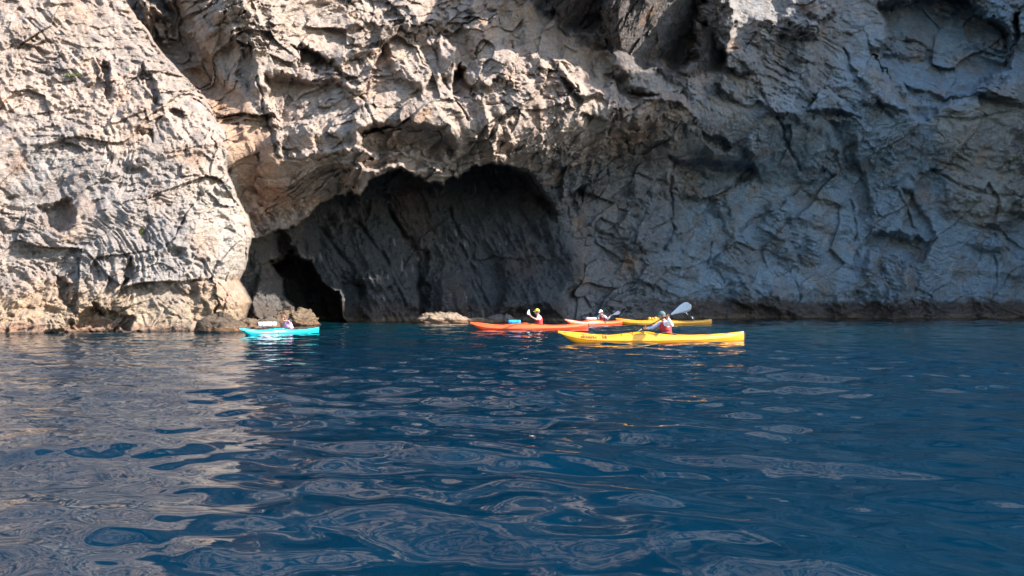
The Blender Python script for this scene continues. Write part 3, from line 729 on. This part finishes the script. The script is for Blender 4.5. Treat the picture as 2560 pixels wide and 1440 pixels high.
    if rudder:
        x0 = X(1.0); zt = 0.26 * lift
        V = [(x0 - .005, s_, z) for s_ in (-.006, .006) for z in (zt, 0.02)] ; prof = [(x0 + .004, zt), (x0 + .05, zt - .01), (x0 + .055, zt - .09), (x0 + .03, .04), (x0 + .02, -.10), (x0 + .004, -.08)]
        rings = [[(x, s_, z) for x, z in prof] for s_ in (-.006, .006)]
        v, f = loft(rings); obj("rudder", v, f, M_BLACK, root, smooth=False)
    for part_name, body, size, t_at, z_at in (lettering or ()):
        cu = bpy.data.curves.new(part_name, 'FONT'); cu.body = body; cu.size = size; cu.space_character = 1.12; cu.offset = 0.0022
        cu.resolution_u = 3; tmp = bpy.data.objects.new(part_name, cu); COL.objects.link(tmp)
        dg = bpy.context.evaluated_depsgraph_get(); me = bpy.data.meshes.new_from_object(tmp.evaluated_get(dg)); bpy.data.objects.remove(tmp)
        for vv in me.vertices:
            x = X(t_at) + vv.co.x; z = z_at + vv.co.y - 0.03 * (x - X(0.10))
            low, top = kayak_section(x / L + 0.5, L, beam, lift)
            zz_ = [p[1] for p in low] + [p[1] for p in top[1:]]; yy_ = [p[0] for p in low] + [p[0] for p in top[1:]]
            vv.co = (x, -float(np.interp(z, zz_, yy_)) - 0.007, z)
        me.materials.append(M_TEXT); t_ = bpy.data.objects.new(part_name, me); COL.objects.link(t_); t_.parent = root
    return root

def kayak_mats(name, hull, deck):
    return simple_mat(name + "_hull", hull, 0.28, 0.05, 6, 0, 0.5, 0, 0.4), simple_mat(name + "_deck", deck, 0.32, 0.05, 6, 0, 0.5, 0, 0.4)
YH, YD = kayak_mats("yellow", (0.90, 0.33, 0.010), (0.92, 0.40, 0.015))
OH, OD = kayak_mats("orange", (0.82, 0.065, 0.018), (0.86, 0.13, 0.025))
RH_, RD = kayak_mats("red_orange", (0.80, 0.07, 0.02), (0.86, 0.13, 0.03))
AH, AD = kayak_mats("amber", (0.74, 0.27, 0.012), (0.80, 0.36, 0.016))
CH, CD = kayak_mats("turquoise", (0.012, 0.44, 0.53), (0.02, 0.52, 0.60))

def sea_pt(px, d): x, y, _ = P3(px, 857, d); return (x, y, 0.0)

# ------------------------------------------------------------------ people
def limb(a, b, l1, l2, hint):
    a, b, hint = Vector(a), Vector(b), Vector(hint); d = b - a; D = min(d.length, (l1 + l2) * 0.985); d.normalize()
    x = (l1 * l1 - l2 * l2 + D * D) / (2 * D); h = math.sqrt(max(l1 * l1 - x * x, 0)); n = (hint - d * hint.dot(d)).normalized()
    return a + d * x + n * h, a + d * D

def skin_body(name, pts, edges, radii):
    me = bpy.data.meshes.new(name); me.from_pydata([tuple(p) for p in pts], edges, []); me.update()
    o = bpy.data.objects.new(name, me); COL.objects.link(o)
    sk = o.modifiers.new("s", 'SKIN'); sk.use_smooth_shade = True; ss = o.modifiers.new("u", 'SUBSURF'); ss.levels = 2; ss.render_levels = 2
    for i, r in enumerate(radii):
        me.skin_vertices[0].data[i].radius = r; me.skin_vertices[0].data[i].use_root = (i == 0)
    dg = bpy.context.evaluated_depsgraph_get(); em = o.evaluated_get(dg).to_mesh()
    V = [v.co.copy() for v in em.vertices]; F = [tuple(p.vertices) for p in em.polygons]
    o.evaluated_get(dg).to_mesh_clear(); bpy.data.objects.remove(o); bpy.data.meshes.remove(me)
    return V, F

def head_mesh(M):
    V, F = ball((0, 0, 0), 1.0, 32, 24); out = []
    for v in V:
        x, y, z = v                      # x = forward, z = up
        w = 0.074 * (1 - 0.30 * max(0, -z) ** 1.6 - 0.05 * max(z, 0)); dpt = 0.094 * (1 - 0.12 * max(0, -z))
        X_ = x * dpt + (0.012 if x > 0 and z < -0.3 else 0) * max(0, -z - 0.3) * 2 * max(x, 0); Y_ = y * w; Z_ = z * 0.118
        if x > 0:
            X_ += 0.030 * math.exp(-(Y_ / 0.011) ** 2 - ((Z_ + 0.022) / 0.018) ** 2)                      # nose
            X_ += 0.012 * math.exp(-(Y_ / 0.009) ** 2 - ((Z_ - 0.002) / 0.02) ** 2)                       # bridge
            X_ -= 0.012 * math.exp(-((abs(Y_) - 0.030) / 0.014) ** 2 - ((Z_ - 0.008) / 0.012) ** 2)       # sockets
            X_ += 0.005 * math.exp(-(Y_ / 0.04) ** 2 - ((Z_ - 0.03) / 0.01) ** 2)                         # brow
            X_ += 0.007 * math.exp(-(Y_ / 0.024) ** 2 - ((Z_ + 0.057) / 0.010) ** 2)                      # mouth
            X_ += 0.010 * math.exp(-(Y_ / 0.022) ** 2 - ((Z_ + 0.098) / 0.016) ** 2)                      # chin
        out.append(M @ Vector((X_, Y_, Z_)))
    ears = [ball((-0.005, s_ * 0.074, -0.008), (0.018, 0.008, 0.030), 10, 8) for s_ in (-1, 1)]
    ev = [([M @ p for p in v], f) for v, f in ears]
    return join((out, F), *ev)

def hand_on_shaft(c, s, palm_dir):
    """palm, four curled fingers of different lengths and a thumb closed round a shaft through c along s"""
    c, s = Vector(c), Vector(s).normalized(); p = Vector(palm_dir); p = (p - s * p.dot(s)).normalized(); q = s.cross(p)
    parts = [([c + p * 0.030 + s * v[0] + q * v[1] * 1.0 + p * v[2] for v in ball((0, 0, 0), (0.043, 0.036, 0.015), 12, 8)[0]], ball((0, 0, 0), 1, 12, 8)[1])]
    for k, (off, ln, r) in enumerate(((0.031, 225, 0.0085), (0.011, 250, 0.0092), (-0.009, 240, 0.0088), (-0.028, 205, 0.0075))):
        pts = []
        for j in range(9):
            a = math.radians(-30 - ln * j / 8); R = 0.026 + 0.002 * math.sin(j * 1.2)
            pts.append(c + s * off + (p * math.cos(a) + q * math.sin(a)) * R)
        parts.append(tube(pts, [r * (1 - 0.035 * j) for j in range(9)], 7))
    pts = [c + s * (0.038 + 0.004 * j) + (p * math.cos(math.radians(20 + 28 * j)) + q * math.sin(math.radians(20 + 28 * j))) * 0.029 for j in range(6)]
    parts.append(tube(pts, [0.012, 0.0115, 0.011, 0.010, 0.0095, 0.008], 7))
    return join(*parts)

def build_paddle(p_hi, p_lo, label, face_hi=(0, -1, 0.2), face_lo=(0, -1, 0.2), bl=0.50, bw=0.185, blade_mat=None):
    p_hi, p_lo = Vector(p_hi), Vector(p_lo); c = (p_hi + p_lo) / 2; s = (p_hi - p_lo).normalized(); half = (p_hi - p_lo).length / 2
    root = empty("paddle", c, 0, label, "paddle", "double bladed paddles held by the kayakers")
    v, f = tube([-s * (half - bl + 0.03), -s * 0.3, s * 0.3, s * (half - bl + 0.03)], 0.0145, 10); obj("shaft", v, f, M_SHAFT, root)
    for sg, fc in ((1, face_hi), (-1, face_lo)):
        d = s * sg; n = Vector(fc); n = (n - d * n.dot(d)).normalized(); w = d.cross(n)
        rings = []
        for i in range(15):
            t = i / 14; hw = bw / 2 * (0.16 + 0.84 * math.sin(min(t * 1.25, 1) * math.pi / 2) ** 1.4) * (math.sqrt(max(1 - max(0, (t - 0.72) / 0.28) ** 2.2, 0.02)))
            ctr = d * (half - bl + bl * t) + n * (0.03 * math.sin(t * math.pi) * -1); skew = w * (0.012 * t)
            th = 0.012 * (1 - t) + 0.0035
            rings.append([ctr + skew + w * hw * a + n * (th * b + 0.012 * a * a) for a, b in ((-1, 0), (-.5, .8), (0, 1.6), (.5, .8), (1, 0), (.5, -.8), (0, -1), (-.5, -.8))])
        v, f = loft(rings); obj("blade", v, f, blade_mat or M_BLADE, root)
    return root

def build_person(kroot, seat_x, label, paddle_ends, hand_f, cap_col, shirt, vest, lean=10, head_pitch=0, head_yaw=0, twist=0, seat_z=0.06,
                 sleeves="long", cap="cap", hair_len=0.0, far_sleeve=None, size=1.0, grips=(0.36, 0.70), near_is_hi=True):
    """sits in the cockpit facing the bow (-x). grips: where along the paddle (0 low end .. 1 high end) the two hands hold"""
    Mw = Matrix.Translation(kroot.location) @ Matrix.Rotation(kroot.rotation_euler[2], 4, 'Z') @ Matrix.Translation((seat_x, 0, seat_z))
    root = empty("person", Mw.translation, kroot.rotation_euler[2], label, "person", "kayakers seated in the sea kayaks")
    inv = Mw.inverted(); lo, hi = inv @ Vector(paddle_ends[0]), inv @ Vector(paddle_ends[1]); sh_dir = (hi - lo).normalized()
    g = [lo.lerp(hi, t) for t in grips]; near, far_ = (g[1], g[0]) if near_is_hi else (g[0], g[1])
    Lr = Matrix.Rotation(math.radians(-lean), 4, 'Y'); Tw = Matrix.Rotation(math.radians(twist), 4, 'Z')
    def T(x, y, z):
        k = min(max(z / 0.5, 0), 1); v = Matrix.Rotation(math.radians(twist) * k, 4, 'Z') @ Vector((x, y, 0)); v.z = z
        return Lr @ (v * size)
    pel, bel, chs, nek, hd = T(0, 0, .02), T(0, 0, .20), T(0, 0, .40), T(-.005, 0, .535), T(-.035, 0, .60)
    pts = [pel, bel, chs, nek, hd]; ed = [(0, 1), (1, 2), (2, 3), (3, 4)]
    rad = [(.15, .125), (.12, .10), (.13, .105), (.052, .055), (.05, .052)]
    rad = [(a * size, b * size) for a, b in rad]
    extra = []; arms = {}
    for sg, tgt in ((-1, near), (1, far_)):
        sh = T(0, sg * .165, .46); el, wr = limb(sh, tgt, .28 * size, .27 * size, Vector((0.3, sg * 0.6, -0.8)))
        back = (el - wr).normalized(); wr2 = wr + back * 0.055; n = len(pts)
        pts += [sh, el, wr2, wr + back * 0.028]; ed += [(2, n), (n, n + 1), (n + 1, n + 2), (n + 2, n + 3)]
        rad += [(.055, .052), (.040, .038), (.027, .022), (.030, .020)]
        extra.append(hand_on_shaft(wr, sh_dir, back)); arms[sg] = (sh, el, wr2)
    for sg in (-1, 1):
        n = len(pts); pts += [T(-.02, sg * .085, .0) * 1.0, Vector((-.36, sg * .10, .085)), Vector((-.62, sg * .07, -.01))]
        ed += [(0, n), (n, n + 1), (n + 1, n + 2)]; rad += [(.075, .075), (.058, .055), (.042, .04)]
    body = skin_body("body", pts, ed, rad)
    Mh = Matrix.Translation(T(-.05, 0, .665)) @ Matrix.Rotation(math.radians(180 + head_yaw), 4, 'Z') @ Matrix.Rotation(math.radians(head_pitch + lean * 0.35), 4, 'Y')
    v, f = join(body, head_mesh(Mh), *extra); obj("body", v, f, M_SKIN, root)
    for s_ in (-1, 1):
        v, f = ball((0.083, s_ * 0.030, 0.008), 0.010, 10, 8); obj("eye", [Mh @ p for p in v], f, M_EYE, root)
    v, f = ball((0.094, 0, -0.057), (0.006, 0.022, 0.006), 10, 6); obj("mouth", [Mh @ p for p in v], f, M_LIP, root)
    # hair shell, with a tail for long hair
    V, F = ball((0, 0, 0), 1.0, 28, 18); hv = []
    for p in V:
        x, y, z = p; k = 1.09; zz = z * 0.122 * k
        if z < -0.35: zz = -0.35 * 0.122 * k - (-0.35 - z) * 0.03
        hv.append(Mh @ Vector((min(x * 0.098 * k, 0.045) - 0.008, y * 0.076 * k, zz + 0.006)))
    hp = [(hv, F)]
    if hair_len > 0:
        b = Mh @ Vector((-0.095, 0, -0.02)); pts_ = [b, b + Vector((.035, 0, -.06)), b + Vector((.045, 0, -.06 - hair_len * .5)), b + Vector((.03, 0, -.06 - hair_len))]
        hp.append(tube(pts_, [.03, .036, .03, .008], 10))
    v, f = join(*hp); obj("hair", v, f, M_HAIR, root)
    if cap:
        V, F = ball((0, 0, 0), 1.0, 28, 18)
        keep = [fa for fa in F if all(V[i].z > 0.12 for i in fa)]
        v = [Mh @ Vector((p.x * 0.113 - 0.004, p.y * 0.090, p.z * 0.128 + 0.018)) for p in V]
        co = obj("cap", v, keep, cap_col, root)
        so = co.modifiers.new("thickness", 'SOLIDIFY'); so.thickness = 0.004
        rings = []
        for i in range(7):
            t = i / 6; x = 0.085 + 0.085 * t; hw = 0.072 * math.sqrt(max(1 - t ** 2.4, 0.03)) + 0.004
            rings.append([Mh @ Vector((x, hw * a, 0.036 - 0.012 * t - 0.016 * a * a + b)) for a, b in ((-1, 0), (-.5, .003), (0, .003), (.5, .003), (1, 0), (.5, -.003), (0, -.003), (-.5, -.003))])
        bv, bf = loft(rings); obj("brim", bv, bf, cap_col, co)
    # shirt: torso shell and sleeves
    def shell(prof, n=24):
        rings = []
        for z, rx, ry, ox in prof:
            rings.append([T(ox + rx * math.cos(2 * math.pi * k / n), ry * math.sin(2 * math.pi * k / n) * 1.0, z) for k in range(n)])
        return loft(rings)
    sp = [shell([(0.03, .125, .165, 0), (.15, .120, .155, 0), (.28, .122, .160, 0), (.40, .128, .178, 0), (.455, .105, .165, 0), (.495, .075, .11, 0), (.525, .062, .068, -.005)])]
    for sg in (-1, 1):
        sh, el, wr = arms[sg]
        if sleeves == "long":
            pp = [sh.lerp(pts[2], .25), sh, sh.lerp(el, .5), el, el.lerp(wr, .5), wr.lerp(el, .04)]; rr = [.062, .067, .058, .050, .042, .034]
        else:
            pp = [sh.lerp(pts[2], .25), sh, sh.lerp(el, .35), sh.lerp(el, .72)]; rr = [.062, .068, .062, .060]
        if far_sleeve and sg == 1:
            v, f = tube(pp, [r * size for r in rr], 14); obj("sleeve", v, f, far_sleeve, root)
        else: sp.append(tube(pp, [r * size for r in rr], 14))
    v, f = join(*sp); obj("shirt", v, f, shirt, root)
    # buoyancy vest with thick front and back panels
    pf = [(0.07, .150, .178, 0), (.10, .162, .184, 0), (.20, .160, .178, 0), (.30, .165, .176, 0), (.38, .162, .168, 0), (.43, .142, .140, .004), (.475, .115, .105, .006), (.50, .10, .088, .006)]
    v, f = shell(pf); obj("vest", v, f, vest, root)
    for z_ in (.13, .27):
        ring_ = [T(.1665 * math.cos(2 * math.pi * k / 32), .186 * math.sin(2 * math.pi * k / 32), z_) for k in range(33)]
        v, f = tube(ring_, 0.009, 6, False); obj("vest_strap", v, f, M_BLACK, root)
    # spray skirt from waist to the cockpit rim
    rings = []
    for k, (t, z) in enumerate(((0, .16), (.25, .12), (.7, .115), (1, .135))):
        rings.append([Vector(((-0.0 - .13 * t) + (.13 + .28 * t) * math.cos(a), (.16 + .045 * t) * math.sin(a), z + 0.02 * t * (-math.cos(a)) )) for a in [2 * math.pi * q / 28 for q in range(28)]])
    v, f = loft(rings); obj("spray_skirt", v, f, M_BLACK, root)
    return root

CAPG = simple_mat("dark_green_cap", (0.06, 0.13, 0.13), 0.8, 0.2, 30)
CAPY = simple_mat("yellow_cap", (0.75, 0.62, 0.06), 0.8, 0.08)
CAPW = simple_mat("white_cap", (0.78, 0.80, 0.84), 0.8, 0.05)
CAPB = simple_mat("brown_cap", (0.13, 0.065, 0.04), 0.8, 0.1)
M_PINK = simple_mat("pink_shirt", (0.55, 0.24, 0.40), 0.85, 0.08)
M_VPINK = simple_mat("pale_pink_vest", (0.62, 0.36, 0.50), 0.8, 0.08)

# near yellow kayak
k1 = build_kayak(sea_pt(1633, 20.3), math.radians(11), 5.38, 0.58, YH, YD, "nearest and largest yellow kayak with dark lettering on its bow", lettering=(("lettering", "skkayak", 0.122, 0.112, 0.148), ("separator_dot", ".", 0.122, 0.204, 0.148), ("number", "06", 0.122, 0.218, 0.148)))
pa, pb = Vector(P3(1727, 761, 19.55)), Vector(P3(1560, 846, 20.75))
pb.z = 0.10
build_paddle(pa, pb, "paddle with large pale blade raised behind the kayaker in the dark cap", (0.15, -1, 0.1), (0.1, -0.3, 1), bl=0.62, bw=0.27)
build_person(k1, 0.40, "kayaker in dark green cap and red vest on the nearest yellow kayak", (pb, pa), None, CAPG, M_WHITE, M_VEST, lean=9, head_pitch=4, twist=14, hair_len=0.16, far_sleeve=M_WHITE_SHADE, grips=(0.32, 0.66), seat_z=0.07)
# orange kayak
k2 = build_kayak(sea_pt(1325, 30.4), math.radians(11), 4.95, 0.58, OH, OD, "orange kayak with a blue bag on deck, left of the lettered yellow kayak")
pa, pb = Vector(P3(1319, 778, 29.5)), Vector(P3(1345, 822, 31.4)); pb.z = 0.02
pa2 = pa
build_paddle(pa, pb, "paddle held upright with small white blade before the kayaker in yellow cap", (0.1, -1, 0.2), (0, -1, 0.2), bl=0.46, bw=0.22)
build_person(k2, 0.38, "kayaker in yellow cap and red vest on the orange kayak", (pb, pa), None, CAPY, M_WHITE, M_VEST, lean=3, sleeves="short", head_pitch=-2, grips=(0.30, 0.72), seat_z=0.07)
# red-orange kayak further back
k3 = build_kayak(sea_pt(1490, 37.4), math.radians(36), 4.1, 0.58, RH_, RD, "small red orange kayak between the orange one and the far yellow one", cockpit_t=0.60)
pa, pb = Vector(P3(1550, 780, 37.2)), Vector(P3(1478, 806, 38.2)); pb.z = 0.12
build_paddle(pa, pb, "paddle with small pale blade behind the kayaker in the white cap", (0.1, -1, 0.2), (0, -0.3, 1), bl=0.46, bw=0.20)
build_person(k3, 0.50, "kayaker in white cap and red vest on the red orange kayak", (pb, pa), None, CAPW, M_WHITE, M_VEST, lean=12, head_pitch=4, grips=(0.34, 0.68), hair_len=0.12, seat_z=0.05, far_sleeve=M_WHITE_SHADE, size=0.92)
# far yellow kayak
k4 = build_kayak(sea_pt(1660, 38.6), math.radians(4), 5.1, 0.58, AH, AD, "far yellow kayak without lettering, seen behind the kayaker in the dark cap")
# turquoise kayak
k5 = build_kayak(sea_pt(702, 26.3), math.radians(50), 3.2, 0.62, CH, CD, "turquoise kayak by the rocks at the foot of the sunlit cliff", lift=0.72, rudder=False)
pa, pb = Vector(P3(728, 812, 27.3)), Vector(P3(688, 842, 25.5)); pa.z = 0.5; pb.z = -0.1
build_paddle(pa, pb, "dark paddle dipping beside the turquoise kayak", (0.6, -1, 0.2), (0.6, -1, 0.2), bl=0.42, bw=0.18, blade_mat=M_SHAFT)
build_person(k5, 0.42, "kayaker in pink leaning forward on the turquoise kayak", (pb, pa), None, CAPB, M_PINK, M_VPINK, lean=27, head_pitch=-10, grips=(0.46, 0.74), seat_z=0.04, size=0.88, hair_len=0.1)

# ------------------------------------------------------------------ things on the decks
def on_kayak(k, x, y, z): return Matrix.Translation(k.location) @ Matrix.Rotation(k.rotation_euler[2], 4, 'Z') @ Vector((x, y, z))
def roll_bag(name, k, x, z, length, rad, mat, endmat, label, cat, angle=0.0, squash=1.0, straps=True, y=0.0):
    root = empty(name, on_kayak(k, x, y, z), k.rotation_euler[2] + angle, label, cat)
    rings = []
    for i in range(13):
        t = i / 12; r = rad * (0.93 if i in (0, 12) else 1.0) * (1 + 0.03 * math.sin(9 * t + length))
        rings.append([((t - 0.5) * length, r * math.cos(a) * (1 + 0.04 * math.sin(3 * a + 4 * t)), r * squash * math.sin(a) * (1 + 0.03 * math.cos(2 * a + 7 * t))) for a in [2 * math.pi * q / 20 for q in range(20)]])
    v, f = loft(rings); obj("cover", v, f, mat, root)
    for sx in (-1, 1):
        rr = [((length / 2 + 0.006) * sx, rad * 0.86 * math.cos(a), rad * 0.86 * squash * math.sin(a)) for a in [2 * math.pi * q / 20 for q in range(20)]]
        r2 = [((length / 2 - 0.02) * sx, p[1], p[2]) for p in rr]; v, f = loft([r2, rr]); obj("end_cap", v, f, endmat, root)
    if straps:
        for sx in (-0.28, 0.28):
            v, f = tube([(sx * length, rad * 1.04 * math.cos(a), rad * 1.04 * squash * math.sin(a)) for a in [2 * math.pi * q / 20 for q in range(21)]], 0.008, 5, False); obj("strap", v, f, M_BLACK, root)
    return root
M_BLUEBAG = simple_mat("blue_bag", (0.02, 0.36, 0.75), 0.45, 0.15, 12, 0.01)
M_BLUEDK = simple_mat("dark_blue_bag", (0.02, 0.12, 0.45), 0.5)
M_MAT = simple_mat("white_roll", (0.66, 0.54, 0.64), 0.6, 0.05)
M_LILAC = simple_mat("lilac_bag", (0.62, 0.60, 0.80), 0.6, 0.06)
roll_bag("dry_bag", k2, -0.66, 0.335, 0.50, 0.085, M_BLUEBAG, M_BLUEDK, "bright blue dry bag strapped to the foredeck of the orange kayak", "bag", 0.0, 0.9)
roll_bag("deck_bag", k3, -0.35, 0.34, 0.62, 0.085, M_LILAC, M_LILAC, "pale lilac bag on the foredeck of the red orange kayak", "bag", 0.0, 0.7, False)
roll_bag("rolled_mat", k5, -0.55, 0.36, 0.64, 0.075, M_MAT, M_BLUEDK, "white rolled mat with blue end on the turquoise kayak's foredeck", "rolled mat", -0.25)
# lumpy yellow gear lying on the far yellow kayak
groot = empty("gear_pile", on_kayak(k4, -0.55, 0, 0.30), 0, "lumpy yellow gear lying on the deck of the far yellow kayak", "gear")
for q, (dx, r) in enumerate(((-0.22, .07), (-0.06, .055), (0.10, .085), (0.24, .05))):
    v, f = ball((dx, 0.02 * q - .03, 0.02), (r * 1.2, r, r), 12, 8); obj("bundle", v, f, YD, groot)

# ------------------------------------------------------------------ boulders at the waterline
def boulder(px, d, w, h, dep, seed, tint, label, top_shift=0.0, rag=0.3):
    P0 = Vector(sea_pt(px, d)); n1, n2_ = 90, 46; V = []
    th = np.linspace(0.02, math.pi * 0.58, n2_); ph = np.linspace(0, 2 * math.pi, n1 + 1)[:-1]
    T_, F_ = np.meshgrid(th, ph, indexing='ij')
    u = np.stack([np.sin(T_) * np.cos(F_), np.sin(T_) * np.sin(F_), np.cos(T_)], -1).reshape(-1, 3).astype(np.float32)
    S_ = np.array([w / 2, dep / 2, h], np.float32); Q = u * S_ + np.array([seed * 3.1, seed, 0], np.float32)
    v1, c1 = facets(Q * 1.7, 300 + seed, 1.6); v2, c2 = facets(Q * 4.5, 310 + seed, 1.6)
    r = 1 + rag * (0.55 * v1 + 0.16 * v2 + 0.5 * fbm(Q * 1.4, 320 + seed, 4, 0.6, True) - 0.2)
    V = u * S_ * r[:, None]; V[:, 0] += top_shift * V[:, 2]
    V = V + np.array(P0)
    zz = V[:, 2]; t = np.tile(np.array(tint, np.float32), (len(V), 1)); t[zz < 0.22] = np.array((0.22, 0.13, 0.08)) ; t[zz < 0.06] = (0.06, 0.05, 0.04)
    i = np.arange(n2_ * n1).reshape(n2_, n1); j = np.roll(i, -1, axis=1)
    Fq = np.stack([i[:-1], i[1:], j[1:], j[:-1]], -1).reshape(-1, 4)
    o = mesh_np("boulder", V, Fq, ROCK, {"tint": t})
    return tag(o, label, "boulder", "rocks along the waterline")
boulder(555, 27.9, 1.75, 0.62, 1.4, 1, (0.13, 0.10, 0.075), "dark rounded boulder at the corner of the sunlit cliff, left of the turquoise kayak")
boulder(632, 31.5, 1.9, 0.42, 1.3, 2, (0.17, 0.13, 0.09), "low ragged rock right behind the bow of the turquoise kayak", rag=0.45)
boulder(672, 32.8, 0.75, 0.52, 0.8, 3, (0.12, 0.11, 0.10), "small pointed dark rock behind the rolled mat of the turquoise kayak", rag=0.5)
boulder(735, 36.5, 2.1, 0.68, 1.6, 4, (0.19, 0.145, 0.10), "brown rock pile at the cave's inner left side, behind the pink kayaker", rag=0.5)
boulder(1112, 41.2, 3.0, 0.62, 1.8, 5, (0.40, 0.32, 0.24), "tan rounded boulder at the cave mouth left of the orange kayak", rag=0.22, top_shift=-0.3)
boulder(1185, 41.6, 2.6, 0.24, 1.6, 6, (0.38, 0.30, 0.22), "low tan ledge running right from the tan boulder, behind the orange bow", rag=0.3)
boulder(1252, 43.0, 1.5, 0.42, 1.2, 7, (0.20, 0.18, 0.18), "grey low rock behind the blue bag of the orange kayak", rag=0.45)
boulder(1044, 41.8, 0.5, 0.28, 0.5, 8, (0.11, 0.10, 0.10), "tiny dark rock just left of the tan boulder at the cave mouth", rag=0.5)

# ------------------------------------------------------------------ plants clinging to the cliff
M_LEAF = simple_mat("leaf", (0.13, 0.16, 0.045), 0.6, 0.3, 8)
def tuft(px, py, w, h, n, label):
    c = Vector(cliff_at(px, py)); rs = random.Random(int(px)); V, F = [], []
    for i in range(n):
        b = Vector((rs.uniform(-w, w) / 2, rs.uniform(-0.05, 0.1), rs.uniform(-h, h) / 2 * 0.6)); d = Vector((rs.gauss(0, .6), -0.7 - rs.random() * .5, rs.gauss(0.5, .4))).normalized()
        l = rs.uniform(.05, .13); s_ = d.cross(Vector((rs.gauss(0, 1), rs.gauss(0, 1), rs.gauss(0, 1)))).normalized() * l * 0.16
        k = len(V); V += [b - s_ * .4, b + s_ * .4, b + d * l * .6 + s_, b + d * l, b + d * l * .6 - s_]; F.append((k, k + 1, k + 2, k + 3, k + 4))
    o = obj("cliff_plant", V, F, M_LEAF, None, False, c + Vector((0, -0.06, 0))); tag(o, label, "plant", "small plants growing on the rock face")
tuft(184, 190, 0.60, 0.12, 170, "flat yellow green plant high on the sunlit left cliff")
tuft(354, 582, 0.20, 0.38, 120, "small upright green plant halfway up the folded rock of the sunlit cliff")
tuft(611, 528, 0.14, 0.12, 50, "tiny yellowish plant at the very edge of the sunlit cliff beside the cave")
tuft(2530, 398, 0.9, 0.5, 200, "green plant on the pale rock shelf at the far right of the cliff")
tuft(2430, 505, 1.2, 0.2, 160, "thin strip of green growth low on the pale right shelf")

# ------------------------------------------------------------------ drops falling off the raised blade
M_DROP = simple_mat("water_drop", (0.85, 0.88, 0.9), 0.05, 0.02)
parts = []
for px, py, r in ((1716, 783, .009), (1719, 786, .007), (1728, 791, .006), (1731, 794, .011), (1732, 796, .008), (1735, 800, .005), (1712, 781, .006)):
    c = P3(px, py, 19.6); parts.append(ball(c, (r, r, r * 1.8), 8, 6))
v, f = join(*parts); dr = obj("water_drops", v, f, M_DROP)
tag(dr, "white water drops falling from the raised blade of the nearest kayaker", "water drops"); dr["kind"] = "stuff"
